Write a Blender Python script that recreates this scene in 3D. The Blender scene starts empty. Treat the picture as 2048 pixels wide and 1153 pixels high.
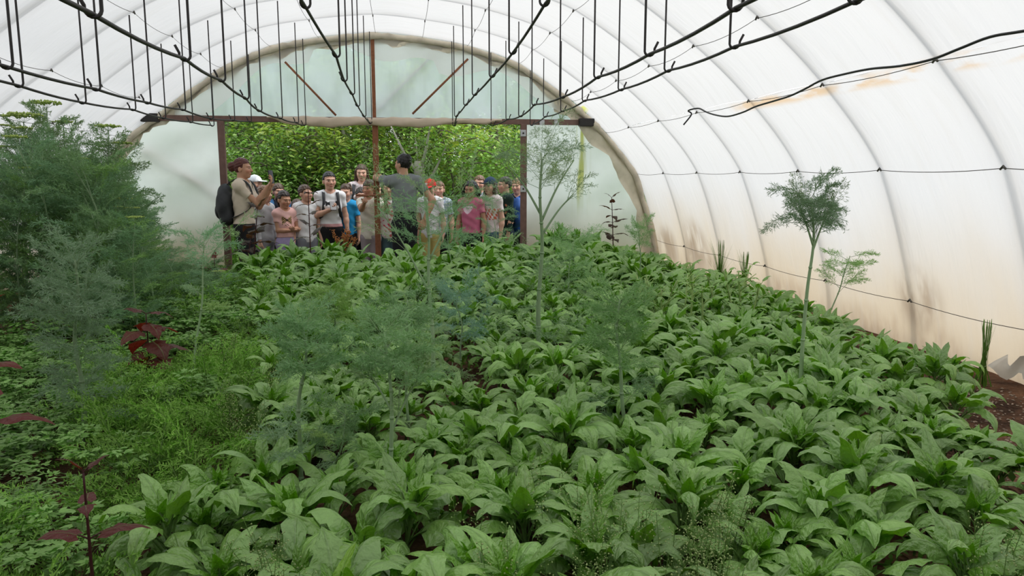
import bpy, math
import numpy as np
from math import radians, sin, cos, pi

scene = bpy.context.scene
COL = scene.collection

# ------------------------------------------------------------------ camera
CAM = np.array([0.26, 0.0, 1.45])
YAW, PITCH, FPX = radians(8.5), radians(8.4), 1500.0
cam_data = bpy.data.cameras.new('camera')
cam_data.sensor_width = 36.0
cam_data.lens = FPX / 2048 * 36.0
cam_data.clip_start = 0.05
cam = bpy.data.objects.new('camera', cam_data)
COL.objects.link(cam)
cam.location = CAM
cam.rotation_euler = (pi / 2 - PITCH, 0, -YAW)
scene.camera = cam

# ------------------------------------------------------------------ sky, sun, exposure
world = bpy.data.worlds.new('sky')
scene.world = world
world.use_nodes = True
wn, wl = world.node_tree.nodes, world.node_tree.links
wn.clear()
w_out = wn.new('ShaderNodeOutputWorld')
w_bg = wn.new('ShaderNodeBackground')
w_bg.inputs['Strength'].default_value = 1.6
w_tc = wn.new('ShaderNodeTexCoord')
w_noise = wn.new('ShaderNodeTexNoise')
w_noise.inputs['Scale'].default_value = 2.6
w_noise.inputs['Detail'].default_value = 5.0
w_ramp = wn.new('ShaderNodeValToRGB')
w_ramp.color_ramp.elements[0].position = 0.36
w_ramp.color_ramp.elements[0].color = (0.44, 0.62, 0.84, 1)
w_ramp.color_ramp.elements[1].position = 0.56
w_ramp.color_ramp.elements[1].color = (1.1, 1.1, 1.1, 1)
wl.new(w_tc.outputs['Generated'], w_noise.inputs['Vector'])
wl.new(w_noise.outputs['Fac'], w_ramp.inputs['Fac'])
wl.new(w_ramp.outputs['Color'], w_bg.inputs['Color'])
wl.new(w_bg.outputs['Background'], w_out.inputs['Surface'])

sun_data = bpy.data.lights.new('sun', 'SUN')
sun_data.energy = 2.5
sun_data.angle = radians(40)
sun_data.color = (1.0, 0.97, 0.92)
sun = bpy.data.objects.new('sun', sun_data)
COL.objects.link(sun)
sun.rotation_euler = (radians(4), radians(26), 0)

vs = scene.view_settings
vs.view_transform = 'Standard'
vs.look = 'None'
vs.gamma = 1.0
vs.use_curve_mapping = False
vs.exposure = 0.28

cy = scene.cycles
cy.max_bounces = 6
cy.diffuse_bounces = 4
cy.glossy_bounces = 2
cy.transmission_bounces = 4
cy.transparent_max_bounces = 8
cy.caustics_reflective = False
cy.caustics_refractive = False
cy.use_denoising = True
cy.use_adaptive_sampling = True
cy.adaptive_threshold = 0.02

# ------------------------------------------------------------------ helpers
FW = np.array([sin(YAW) * cos(PITCH), cos(YAW) * cos(PITCH), -sin(PITCH)])
RT = np.array([cos(YAW), -sin(YAW), 0.0])
UP = np.cross(RT, FW)


def ray(px, py):
    return FW + RT * (px - 1024) / FPX + UP * (576.5 - py) / FPX


def at(px, py, Y):
    """the place seen at a pixel of the photograph, in the cross plane Y of the tunnel"""
    d = ray(px, py)
    return CAM + d * (Y - CAM[1]) / d[1]


def atx(px, py, X):
    d = ray(px, py)
    return CAM + d * (X - CAM[0]) / d[0]


def atz(px, py, Z):
    d = ray(px, py)
    return CAM + d * (Z - CAM[2]) / d[2]


class MB:
    """collects vertices and faces for one mesh"""

    def __init__(self):
        self.v, self.f, self.uv, self.c, self.n = [], [], [], [], 0
        self.mi = []

    def add(self, v, f, uv=None, col=None, mi=0):
        v = np.asarray(v, dtype=np.float64).reshape(-1, 3)
        f = np.asarray(f, dtype=np.int64)
        if f.ndim == 1:
            f = f.reshape(1, -1)
        self.v.append(v)
        self.f.append(f + self.n)
        self.uv.append(np.zeros((len(v), 2)) if uv is None else np.asarray(uv, float))
        if col is None:
            col = (1, 1, 1)
        col = np.asarray(col, float)
        if col.ndim == 1:
            col = np.tile(col[:3], (len(v), 1))
        self.c.append(col[:, :3])
        self.mi.append(np.full(len(f), mi, dtype=np.int32))
        self.n += len(v)

    def merge(self, other, M=None, off=(0, 0, 0)):
        for v, f, uv, c, mi in zip(other.v, other.f, other.uv, other.c, other.mi):
            vv = v if M is None else v @ np.asarray(M).T
            self.v.append(vv + np.asarray(off))
            self.f.append(f)
            self.uv.append(uv)
            self.c.append(c)
            self.mi.append(mi)
        k = len(other.f)
        if k:
            for i in range(len(self.f) - k, len(self.f)):
                self.f[i] = self.f[i] + self.n
        self.n += other.n

    def mesh(self, name, mats, smooth=True):
        me = bpy.data.meshes.new(name)
        if self.n == 0:
            return me
        V = np.concatenate(self.v)
        me.vertices.add(len(V))
        me.vertices.foreach_set('co', V.astype(np.float32).ravel())
        loops, starts, tot, mi = [], [], [], []
        s = 0
        for f, m in zip(self.f, self.mi):
            k = f.shape[1]
            loops.append(f.ravel())
            starts.append(s + np.arange(len(f)) * k)
            tot.append(np.full(len(f), k))
            mi.append(m)
            s += f.size
        loops = np.concatenate(loops).astype(np.int32)
        me.loops.add(len(loops))
        me.loops.foreach_set('vertex_index', loops)
        starts = np.concatenate(starts).astype(np.int32)
        me.polygons.add(len(starts))
        me.polygons.foreach_set('loop_start', starts)
        me.polygons.foreach_set('material_index', np.concatenate(mi).astype(np.int32))
        me.polygons.foreach_set('use_smooth', np.full(len(starts), smooth, dtype=bool))
        UV = np.concatenate(self.uv)[loops]
        ul = me.uv_layers.new(name='uv')
        ul.data.foreach_set('uv', UV.astype(np.float32).ravel())
        ca = me.color_attributes.new('tint', 'FLOAT_COLOR', 'POINT')
        C4 = np.ones((len(V), 4), dtype=np.float32)
        C4[:, :3] = np.concatenate(self.c)
        ca.data.foreach_set('color', C4.ravel())
        for m in (mats if isinstance(mats, (list, tuple)) else [mats]):
            me.materials.append(m)
        me.update(calc_edges=True)
        me.validate()
        return me

    def build(self, name, mats, parent=None, smooth=True):
        return link(name, self.mesh(name, mats, smooth), parent)


def link(name, data, parent=None, loc=None):
    o = bpy.data.objects.new(name, data)
    COL.objects.link(o)
    if parent is not None:
        o.parent = parent
    if loc is not None:
        o.location = loc
    return o


def tag(o, label=None, cat=None, group=None, kind=None):
    if label:
        o['label'] = label
    if cat:
        o['category'] = cat
    if group:
        o['group'] = group
    if kind:
        o['kind'] = kind
    return o


def empty(name, loc=(0, 0, 0), rz=0.0):
    o = link(name, None, None, loc)
    o.empty_display_size = 0.1
    o.rotation_euler = (0, 0, rz)
    return o


def copy_tree(o, parent=None):
    c = o.copy()
    COL.objects.link(c)
    if parent is not None:
        c.parent = parent
    for ch in list(o.children):
        copy_tree(ch, c)
    return c


def tube_geo(path, rad, k=6, cap=True):
    P = np.asarray(path, float)
    n = len(P)
    R = np.full(n, rad) if np.isscalar(rad) else np.asarray(rad, float)
    T = np.gradient(P, axis=0) if n > 1 else np.array([[0, 0, 1.0]])
    T /= np.maximum(np.linalg.norm(T, axis=1, keepdims=True), 1e-9)
    ref = np.array([0, 0, 1.0]) if abs(T[0, 2]) < 0.9 else np.array([1.0, 0, 0])
    a = np.cross(ref, T[0]); a /= np.linalg.norm(a)
    A = [a]
    for i in range(1, n):
        a = A[-1] - T[i] * np.dot(A[-1], T[i])
        a /= max(np.linalg.norm(a), 1e-9)
        A.append(a)
    A = np.array(A)
    B = np.cross(T, A)
    ang = np.arange(k) * 2 * pi / k
    V = P[:, None, :] + R[:, None, None] * (np.cos(ang)[None, :, None] * A[:, None, :] + np.sin(ang)[None, :, None] * B[:, None, :])
    V = V.reshape(-1, 3)
    i = np.arange(n - 1)[:, None] * k
    j = np.arange(k)[None, :]
    j2 = (j + 1) % k
    F = np.stack([i + j, i + j2, i + k + j2, i + k + j], axis=-1).reshape(-1, 4)
    tri = None
    if cap:
        V = np.vstack([V, P[:1], P[-1:]])
        c0, c1 = n * k, n * k + 1
        jj = np.arange(k); jn = (jj + 1) % k
        t0 = np.stack([np.full(k, c0), jn, jj], axis=-1)
        t1 = np.stack([np.full(k, c1), (n - 1) * k + jj, (n - 1) * k + jn], axis=-1)
        tri = np.vstack([t0, t1])
    return V, F, tri


def add_tube(mb, path, rad, k=6, cap=True, col=None, mi=0):
    V, F, tri = tube_geo(path, rad, k, cap)
    mb.add(V, F, col=col, mi=mi)
    if tri is not None:
        n0 = mb.n - len(V)
        mb.v.append(np.zeros((0, 3))); mb.uv.append(np.zeros((0, 2))); mb.c.append(np.zeros((0, 3)))
        mb.f.append(tri + n0); mb.mi.append(np.full(len(tri), mi, dtype=np.int32))


def spline(pts, n=8):
    """Catmull-Rom through points"""
    P = np.asarray(pts, float)
    if len(P) < 3:
        t = np.linspace(0, 1, n + 1)[:, None]
        return P[0] * (1 - t) + P[-1] * t
    E = np.vstack([2 * P[0] - P[1], P, 2 * P[-1] - P[-2]])
    out = []
    for i in range(1, len(E) - 2):
        p0, p1, p2, p3 = E[i - 1], E[i], E[i + 1], E[i + 2]
        t = np.linspace(0, 1, n, endpoint=False)[:, None]
        out.append(0.5 * (2 * p1 + (p2 - p0) * t + (2 * p0 - 5 * p1 + 4 * p2 - p3) * t ** 2 + (3 * p1 - p0 - 3 * p2 + p3) * t ** 3))
    out.append(P[-1:])
    return np.vstack(out)


def add_box(mb, lo, hi, M=None, off=(0, 0, 0), col=None, bevel=0.0, mi=0):
    lo, hi = np.asarray(lo, float), np.asarray(hi, float)
    if bevel <= 0:
        V = np.array([[x, y, z] for z in (lo[2], hi[2]) for y in (lo[1], hi[1]) for x in (lo[0], hi[0])])
        F = [[0, 2, 3, 1], [4, 5, 7, 6], [0, 1, 5, 4], [2, 6, 7, 3], [0, 4, 6, 2], [1, 3, 7, 5]]
    else:
        bm = __import__('bmesh').new()
        __import__('bmesh').ops.create_cube(bm, size=1.0)
        for v in bm.verts:
            v.co = [(lo[i] + hi[i]) / 2 + v.co[i] * (hi[i] - lo[i]) for i in range(3)]
        __import__('bmesh').ops.bevel(bm, geom=bm.edges[:], offset=bevel, segments=2, affect='EDGES', profile=0.6)
        bm.verts.index_update()
        V = np.array([v.co[:] for v in bm.verts])
        quads = [[v.index for v in f.verts] for f in bm.faces]
        bm.free()
        if M is not None:
            V = V @ np.asarray(M).T
        V = V + np.asarray(off)
        n0 = mb.n
        first = True
        for k in sorted(set(len(q) for q in quads)):
            fs = np.array([q for q in quads if len(q) == k])
            if first:
                mb.add(V, fs, col=col, mi=mi); first = False
            else:
                mb.v.append(np.zeros((0, 3))); mb.uv.append(np.zeros((0, 2))); mb.c.append(np.zeros((0, 3)))
                mb.f.append(fs + n0); mb.mi.append(np.full(len(fs), mi, dtype=np.int32))
        return
    if M is not None:
        V = V @ np.asarray(M).T
    mb.add(V + np.asarray(off), F, col=col, mi=mi)


def rot(ax, a):
    c, s = cos(a), sin(a)
    if ax == 'x':
        return np.array([[1, 0, 0], [0, c, -s], [0, s, c]])
    if ax == 'y':
        return np.array([[c, 0, s], [0, 1, 0], [-s, 0, c]])
    return np.array([[c, -s, 0], [s, c, 0], [0, 0, 1.0]])


# ------------------------------------------------------------------ materials
def new_mat(name):
    m = bpy.data.materials.new(name)
    m.use_nodes = True
    nt = m.node_tree
    nt.nodes.clear()
    out = nt.nodes.new('ShaderNodeOutputMaterial')
    return m, nt.nodes, nt.links, out


def plain(name, col, rough=0.6, spec=0.3, noise=0.12, scale=20.0, metal=0.0, bump=0.0, tint=False):
    """a surface of one colour with a little procedural unevenness"""
    m, N, L, out = new_mat(name)
    p = N.new('ShaderNodeBsdfPrincipled')
    p.inputs['Roughness'].default_value = rough
    p.inputs['Specular IOR Level'].default_value = spec
    p.inputs['Metallic'].default_value = metal
    tc = N.new('ShaderNodeTexCoord')
    nz = N.new('ShaderNodeTexNoise')
    nz.inputs['Scale'].default_value = scale
    nz.inputs['Detail'].default_value = 3
    L.new(tc.outputs['Object'], nz.inputs['Vector'])
    mx = N.new('ShaderNodeMix'); mx.data_type = 'RGBA'
    a = [c * (1 - noise) for c in col]; b = [min(1, c * (1 + noise)) for c in col]
    mx.inputs['A'].default_value = (*a, 1); mx.inputs['B'].default_value = (*b, 1)
    L.new(nz.outputs['Fac'], mx.inputs['Factor'])
    cur = mx.outputs['Result']
    if tint:
        at_ = N.new('ShaderNodeVertexColor'); at_.layer_name = 'tint'
        mu = N.new('ShaderNodeMix'); mu.data_type = 'RGBA'; mu.blend_type = 'MULTIPLY'
        mu.inputs['Factor'].default_value = 1
        L.new(cur, mu.inputs['A']); L.new(at_.outputs['Color'], mu.inputs['B'])
        cur = mu.outputs['Result']
    L.new(cur, p.inputs['Base Color'])
    if bump:
        bp = N.new('ShaderNodeBump'); bp.inputs['Strength'].default_value = bump; bp.inputs['Distance'].default_value = 0.01
        L.new(nz.outputs['Fac'], bp.inputs['Height']); L.new(bp.outputs['Normal'], p.inputs['Normal'])
    L.new(p.outputs['BSDF'], out.inputs['Surface'])
    return m


def leaf_mat(name, col, trans, tfac=0.35, rough=0.45, spec=0.35, vein=0.0, var=0.18, bump=0.0):
    """leaf: reflecting face plus light let through; the 'tint' attribute multiplies the colour leaf by leaf"""
    m, N, L, out = new_mat(name)
    p = N.new('ShaderNodeBsdfPrincipled')
    p.inputs['Roughness'].default_value = rough
    p.inputs['Specular IOR Level'].default_value = spec
    tr = N.new('ShaderNodeBsdfTranslucent')
    at_ = N.new('ShaderNodeVertexColor'); at_.layer_name = 'tint'
    oi = N.new('ShaderNodeObjectInfo')
    mr = N.new('ShaderNodeMapRange')
    mr.inputs['To Min'].default_value = 1 - var; mr.inputs['To Max'].default_value = 1 + var
    L.new(oi.outputs['Random'], mr.inputs['Value'])
    vm = N.new('ShaderNodeVectorMath'); vm.operation = 'SCALE'
    L.new(at_.outputs['Color'], vm.inputs[0]); L.new(mr.outputs['Result'], vm.inputs['Scale'])
    def mul(c):
        mu = N.new('ShaderNodeMix'); mu.data_type = 'RGBA'; mu.blend_type = 'MULTIPLY'
        mu.inputs['Factor'].default_value = 1
        mu.inputs['A'].default_value = (*c, 1)
        L.new(vm.outputs['Vector'], mu.inputs['B'])
        return mu.outputs['Result']
    c1 = mul(col)
    if vein:
        uv = N.new('ShaderNodeUVMap'); uv.uv_map = 'uv'
        sx = N.new('ShaderNodeSeparateXYZ'); L.new(uv.outputs['UV'], sx.inputs['Vector'])
        ab = N.new('ShaderNodeMath'); ab.operation = 'ABSOLUTE'; L.new(sx.outputs['X'], ab.inputs[0])
        ma = N.new('ShaderNodeMath'); ma.operation = 'MULTIPLY_ADD'; ma.inputs[1].default_value = -0.32
        L.new(ab.outputs[0], ma.inputs[0]); L.new(sx.outputs['Y'], ma.inputs[2])
        mm = N.new('ShaderNodeMath'); mm.operation = 'MULTIPLY'; mm.inputs[1].default_value = 27.0
        L.new(ma.outputs[0], mm.inputs[0])
        sn = N.new('ShaderNodeMath'); sn.operation = 'SINE'; L.new(mm.outputs[0], sn.inputs[0])
        # vein height: quilted between side veins, dip along the midrib
        sm = N.new('ShaderNodeMapRange'); sm.interpolation_type = 'SMOOTHSTEP'
        sm.inputs['From Min'].default_value = 0.0; sm.inputs['From Max'].default_value = 0.16
        sm.inputs['To Min'].default_value = -1.6; sm.inputs['To Max'].default_value = 0.0
        L.new(ab.outputs[0], sm.inputs['Value'])
        ad = N.new('ShaderNodeMath'); ad.operation = 'ADD'; L.new(sn.outputs[0], ad.inputs[0]); L.new(sm.outputs['Result'], ad.inputs[1])
        sn2 = N.new('ShaderNodeMath'); sn2.operation = 'MULTIPLY'; sn2.inputs[1].default_value = 0.4; L.new(sn.outputs[0], sn2.inputs[0]); L.new(sn2.outputs[0], ad.inputs[0])
        nz = N.new('ShaderNodeTexNoise'); nz.inputs['Scale'].default_value = 2.6; nz.inputs['Detail'].default_value = 2
        mpv = N.new('ShaderNodeMapping'); mpv.inputs['Scale'].default_value = (1.0, 3.6, 1.0)
        L.new(uv.outputs['UV'], mpv.inputs['Vector']); L.new(mpv.outputs['Vector'], nz.inputs['Vector'])
        a2 = N.new('ShaderNodeMath'); a2.operation = 'MULTIPLY_ADD'; a2.inputs[1].default_value = 3.6
        L.new(nz.outputs['Fac'], a2.inputs[0]); L.new(ad.outputs[0], a2.inputs[2])
        bp = N.new('ShaderNodeBump'); bp.inputs['Strength'].default_value = vein; bp.inputs['Distance'].default_value = 0.004
        L.new(a2.outputs[0], bp.inputs['Height'])
        L.new(bp.outputs['Normal'], p.inputs['Normal']); L.new(bp.outputs['Normal'], tr.inputs['Normal'])
        # paler midrib
        mk = N.new('ShaderNodeMapRange'); mk.inputs['From Min'].default_value = 0.03; mk.inputs['From Max'].default_value = 0.07
        mk.inputs['To Min'].default_value = 0.45; mk.inputs['To Max'].default_value = 0.0
        L.new(ab.outputs[0], mk.inputs['Value'])
        mx = N.new('ShaderNodeMix'); mx.data_type = 'RGBA'
        mx.inputs['B'].default_value = (0.22, 0.34, 0.12, 1)
        L.new(mk.outputs['Result'], mx.inputs['Factor']); L.new(c1, mx.inputs['A'])
        c1 = mx.outputs['Result']
    L.new(c1, p.inputs['Base Color'])
    L.new(mul(trans), tr.inputs['Color'])
    ms = N.new('ShaderNodeMixShader'); ms.inputs['Fac'].default_value = tfac
    L.new(p.outputs['BSDF'], ms.inputs[1]); L.new(tr.outputs['BSDF'], ms.inputs[2])
    L.new(ms.outputs['Shader'], out.inputs['Surface'])
    return m


def film_mat(name, clear=0.0, trans=0.72, stains=True, col=(0.485, 0.47, 0.455)):
    """greenhouse film: lets daylight through as a soft white, dirty towards its foot and where it rubs"""
    m, N, L, out = new_mat(name)
    ge = N.new('ShaderNodeNewGeometry')
    sp = N.new('ShaderNodeSeparateXYZ'); L.new(ge.outputs['Position'], sp.inputs['Vector'])
    base = N.new('ShaderNodeRGB'); base.outputs[0].default_value = (*col, 1)
    cur = base.outputs[0]

    def noise(scale, stretch=(1, 1, 1), detail=4):
        mp = N.new('ShaderNodeMapping'); mp.inputs['Scale'].default_value = stretch
        L.new(ge.outputs['Position'], mp.inputs['Vector'])
        n = N.new('ShaderNodeTexNoise'); n.inputs['Scale'].default_value = scale; n.inputs['Detail'].default_value = detail
        L.new(mp.outputs['Vector'], n.inputs['Vector'])
        return n.outputs['Fac']

    def mapr(v, a, b, c=0.0, d=1.0):
        r = N.new('ShaderNodeMapRange'); r.interpolation_type = 'SMOOTHSTEP'
        r.inputs['From Min'].default_value = a; r.inputs['From Max'].default_value = b
        r.inputs['To Min'].default_value = c; r.inputs['To Max'].default_value = d
        L.new(v, r.inputs['Value'])
        return r.outputs['Result']

    def mth(op, a, b):
        x = N.new('ShaderNodeMath'); x.operation = op
        for i, q in enumerate((a, b)):
            if isinstance(q, (int, float)):
                x.inputs[i].default_value = q
            else:
                L.new(q, x.inputs[i])
        return x.outputs[0]

    def mixc(fac, c):
        nonlocal cur
        x = N.new('ShaderNodeMix'); x.data_type = 'RGBA'
        L.new(fac, x.inputs['Factor']); L.new(cur, x.inputs['A']); x.inputs['B'].default_value = (*c, 1)
        cur = x.outputs['Result']

    if stains:
        z = sp.outputs['Z']
        zn = mth('SUBTRACT', z, mth('MULTIPLY', noise(1.3, (1, 1, 0.5)), 0.7))
        mixc(mapr(zn, 1.1, 0.05, 0.0, 0.92), (0.43, 0.34, 0.225))          # splashed soil along the foot
        mixc(mth('MULTIPLY', mapr(zn, 0.32, -0.1), mapr(noise(6, (1, 1, 0.4)), 0.4, 0.7)), (0.27, 0.19, 0.12))
        # rust left by the hose along the right wall
        dz = mth('ABSOLUTE', mth('SUBTRACT', z, 1.985), 0.0)
        near = mth('MULTIPLY', mapr(dz, 0.05, 0.008), mapr(sp.outputs['X'], 2.4, 2.6))
        near = mth('MULTIPLY', near, mapr(sp.outputs['Y'], 5.9, 5.4))
        mixc(mth('MULTIPLY', near, mapr(noise(5, (1, 0.6, 3)), 0.42, 0.62)), (0.47, 0.35, 0.235))
        # two damp dark blotches low on the right wall
        for (cx, cy_, cz, r) in ((3.45, 7.98, 0.66, 0.42), (3.5, 8.9, 0.55, 0.4), (3.52, 4.30, 0.68, 0.28), (3.5, 7.55, 0.5, 0.28)):
            vd = N.new('ShaderNodeVectorMath'); vd.operation = 'DISTANCE'
            L.new(ge.outputs['Position'], vd.inputs[0]); vd.inputs[1].default_value = (cx, cy_, cz)
            f = mth('MULTIPLY', mapr(vd.outputs['Value'], r, r * 0.3), mapr(noise(4, (1, 1.5, 0.5)), 0.30, 0.55))
            mixc(mth('MULTIPLY', f, 0.95), (0.27, 0.205, 0.14))
    if stains:
        # green algae running down below the right end of the door beam
        ax_ = mth('ABSOLUTE', mth('SUBTRACT', sp.outputs['X'], 2.52), 0.0)
        al = mth('MULTIPLY', mapr(ax_, 0.13, 0.03), mapr(sp.outputs['Y'], 9.1, 9.18))
        al = mth('MULTIPLY', al, mapr(mth('ADD', z, mth('MULTIPLY', noise(9, (1, 1, 0.02), 2), 1.4)), 1.5, 2.1))
        mixc(mth('MULTIPLY', al, mapr(noise(16, (1, 0.2, 0.06), 4), 0.40, 0.62)), (0.46, 0.47, 0.14))
    # faint streaks of dust
    mixc(mth('MULTIPLY', mapr(noise(2.2, (1, 6, 1)), 0.5, 0.75), 0.16), (0.42, 0.39, 0.345))
    tr = N.new('ShaderNodeBsdfTranslucent'); df = N.new('ShaderNodeBsdfDiffuse')
    L.new(cur, tr.inputs['Color']); L.new(cur, df.inputs['Color'])
    ms = N.new('ShaderNodeMixShader'); ms.inputs['Fac'].default_value = trans
    L.new(df.outputs[0], ms.inputs[1]); L.new(tr.outputs[0], ms.inputs[2])
    bp = N.new('ShaderNodeBump'); bp.inputs['Strength'].default_value = 0.35; bp.inputs['Distance'].default_value = 0.05
    L.new(noise(3.0, (0.6, 3.5, 0.6), 3), bp.inputs['Height'])
    L.new(bp.outputs['Normal'], df.inputs['Normal']); L.new(bp.outputs['Normal'], tr.inputs['Normal'])
    sh = ms.outputs['Shader']
    if clear > 0:
        tp = N.new('ShaderNodeBsdfTransparent'); tp.inputs['Color'].default_value = (0.97, 0.98, 0.98, 1)
        m2 = N.new('ShaderNodeMixShader'); m2.inputs['Fac'].default_value = clear
        L.new(sh, m2.inputs[1]); L.new(tp.outputs[0], m2.inputs[2])
        if clear < 0.9:
            f = mapr(noise(2.0, (1.6, 1, 0.5), 3), 0.35, 0.62, clear * 0.55, clear)
            L.new(f, m2.inputs['Fac'])
        sh = m2.outputs['Shader']
    L.new(sh, out.inputs['Surface'])
    return m
# ------------------------------------------------------------------ materials of the tunnel
M_FILM = film_mat('greenhouse_film')
M_PANEL = film_mat('panel_film', trans=0.82, col=(0.90, 0.90, 0.86))
M_GABLE = film_mat('gable_film', clear=0.36, trans=0.8, stains=False, col=(0.87, 0.93, 0.94))
M_VALANCE = film_mat('valance_film', trans=0.7, stains=False, col=(0.85, 0.83, 0.79))
M_WRAP = plain('old_film_wrap', (0.60, 0.53, 0.42), 0.6, 0.2, 0.5, 6, bump=0.6)
M_RUST = plain('rusty_steel', (0.25, 0.10, 0.052), 0.75, 0.2, 0.35, 30, bump=0.3)
M_BROWN = plain('brown_painted_steel', (0.165, 0.095, 0.078), 0.6, 0.3, 0.3, 18, bump=0.2)
M_BLACK = plain('dark_iron', (0.022, 0.019, 0.018), 0.55, 0.35, 0.3, 40)
M_GALV = plain('galvanised_steel', (0.45, 0.46, 0.47), 0.4, 0.5, 0.1, 25, metal=0.5)
M_WIRE = plain('wire', (0.13, 0.12, 0.11), 0.6, 0.3, 0.2, 60)
M_HOSE = plain('black_rubber', (0.012, 0.012, 0.013), 0.45, 0.4, 0.2, 30)

# ------------------------------------------------------------------ the tunnel
PROF = [(-3.58, 0.0), (-3.52, 0.66), (-3.18, 1.46), (-2.76, 1.93), (-2.33, 2.26), (-1.71, 2.70), (-1.16, 2.95), (-0.62, 3.06),
        (0.03, 3.13), (0.57, 3.09), (1.10, 3.01), (1.72, 2.82), (2.38, 2.39), (2.82, 2.01), (3.24, 1.50), (3.52, 0.66), (3.58, 0.0)]
PROF = np.array(PROF)
YEND, BAY = 9.25, 0.98
HOOPS = [YEND - BAY * k for k in range(12)]


def arch_z(x):
    return float(np.interp(x, PROF[1:-1, 0], PROF[1:-1, 1]))


# smooth the polygon a little: dense profile with rounded corners at the wires
NV = 8
dense, knot = [], []
cat = spline(PROF, NV)
for i in range(len(PROF) - 1):
    for k in range(NV):
        t = k / NV
        lin = PROF[i] * (1 - t) + PROF[i + 1] * t
        dense.append(lin * 0.45 + cat[i * NV + k] * 0.55)
        knot.append(i + t)
dense.append(PROF[-1]); knot.append(len(PROF) - 1)
dense, knot = np.array(dense), np.array(knot)
tang = np.gradient(dense, axis=0)
nrm = np.stack([-tang[:, 1], tang[:, 0]], axis=1)
nrm /= np.linalg.norm(nrm, axis=1, keepdims=True)      # points outwards (up at the ridge)


def film_strip(name, k0, k1):
    """film over all bays between two lines of the profile"""
    sel = np.where((knot >= k0) & (knot <= k1))[0]
    d, n, kn = dense[sel], nrm[sel], knot[sel]
    rng = np.random.RandomState(int(k0 * 7 + 3))
    NU = 12
    ys, us, bay = [], [], []
    for b in range(len(HOOPS) - 1, 0, -1):
        for i in range(NU):
            # finer steps next to the hoops so the fold lines stay crisp
            u = 0.5 - 0.5 * cos(pi * i / NU)
            ys.append(HOOPS[b] + u * BAY); us.append(u); bay.append(b)
    ys.append(YEND); us.append(0.0); bay.append(0)
    ys, us, bay = np.array(ys), np.array(us), np.array(bay)
    ph = rng.uniform(0, 6.28, 20)
    amp = 0.030 + 0.012 * rng.rand(20)
    bil = np.abs(np.sin(pi * us)) ** 0.75 * amp[bay]
    vb = 0.022 * np.abs(np.sin(pi * kn))
    off = bil[:, None] * (0.75 + 0.25 * np.sin(kn * 1.7)[None, :]) + vb[None, :] * np.sin(pi * us)[:, None] ** 0.6
    off += 0.004 * np.sin(us[:, None] * 26 + ph[bay][:, None] + kn[None, :] * 1.3) * np.sin(pi * us)[:, None]
    X = d[None, :, 0] + off * n[None, :, 0]
    Z = d[None, :, 1] + off * n[None, :, 1]
    Y = np.repeat(ys[:, None], len(d), axis=1)
    V = np.stack([X, Y, Z], axis=-1).reshape(-1, 3)
    a, b = len(ys), len(d)
    i = np.arange(a - 1)[:, None] * b; j = np.arange(b - 1)[None, :]
    F = np.stack([i + j, i + j + 1, i + b + j + 1, i + b + j], axis=-1).reshape(-1, 4)
    mb = MB(); mb.add(V, F)
    o = mb.build(name, M_FILM)
    tag(o, kind='structure')
    return o


film_strip('wall_left', 0, 3)
film_strip('ceiling', 3, 13)
film_strip('wall_right', 13, 16)

for k, y in enumerate(HOOPS):
    mb = MB()
    p = dense + nrm * 0.05
    add_tube(mb, np.stack([p[:, 0], np.full(len(p), y), p[:, 1]], axis=1), 0.013, 6)
    tag(mb.build('tunnel_hoop', M_GALV), kind='structure')

# ------------------------------------------------------------------ wires under the film
ins = dense - nrm * 0.012
WIRE_NAMES = {
    1: 'thin wire low along the left film wall above the soil', 2: 'thin wire along the left film wall behind the dill thicket',
    3: 'thin wire on the left film slope above the dill thicket', 4: 'thin sagging wire under the left roof slope, lowest of the roof wires there',
    5: 'thin sagging wire under the left roof slope, above the lowest one', 6: 'thin sagging wire half way up the left roof slope',
    7: 'thin wire just left of the tunnel ridge', 8: 'thin wire along the ridge of the tunnel roof', 9: 'thin wire just right of the tunnel ridge',
    10: 'thin wire second right of the tunnel ridge', 11: 'thin sagging wire half way up the right roof slope',
    12: 'thin sagging wire on the right slope, next above the black hose', 13: 'thin wire on the right slope that carries the black hose',
    14: 'thin wire along the right film wall at eye height', 15: 'thin wire low along the right film wall above the plants'}
for k, lab in WIRE_NAMES.items():
    i = k * NV
    path = []
    sag = 0.028 if k < 13 else 0.016
    for b in range(len(HOOPS) - 2, 0, -1):
        for q in range(8):
            u = q / 8
            s = sag * 4 * u * (1 - u)
            path.append((ins[i, 0], HOOPS[b] + u * BAY, ins[i, 1] - s))
    path.append((ins[i, 0], YEND - 0.02, ins[i, 1]))
    mb = MB()
    add_tube(mb, path, 0.0021, 4)
    o = mb.build('support_wire', M_WIRE)
    tag(o, lab, 'wire', 'wires under the tunnel film')
    for b in range(1, len(HOOPS) - 4):
        c = np.array([ins[i, 0], HOOPS[b], ins[i, 1]])
        mk_ = MB()
        add_tube(mk_, [c + (0.0, -0.018, -0.004), c + (0, 0.0, 0.012), c + (0, 0.018, -0.006)], 0.006, 5)
        mk_.build('wire_tie', M_WIRE, o)

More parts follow.
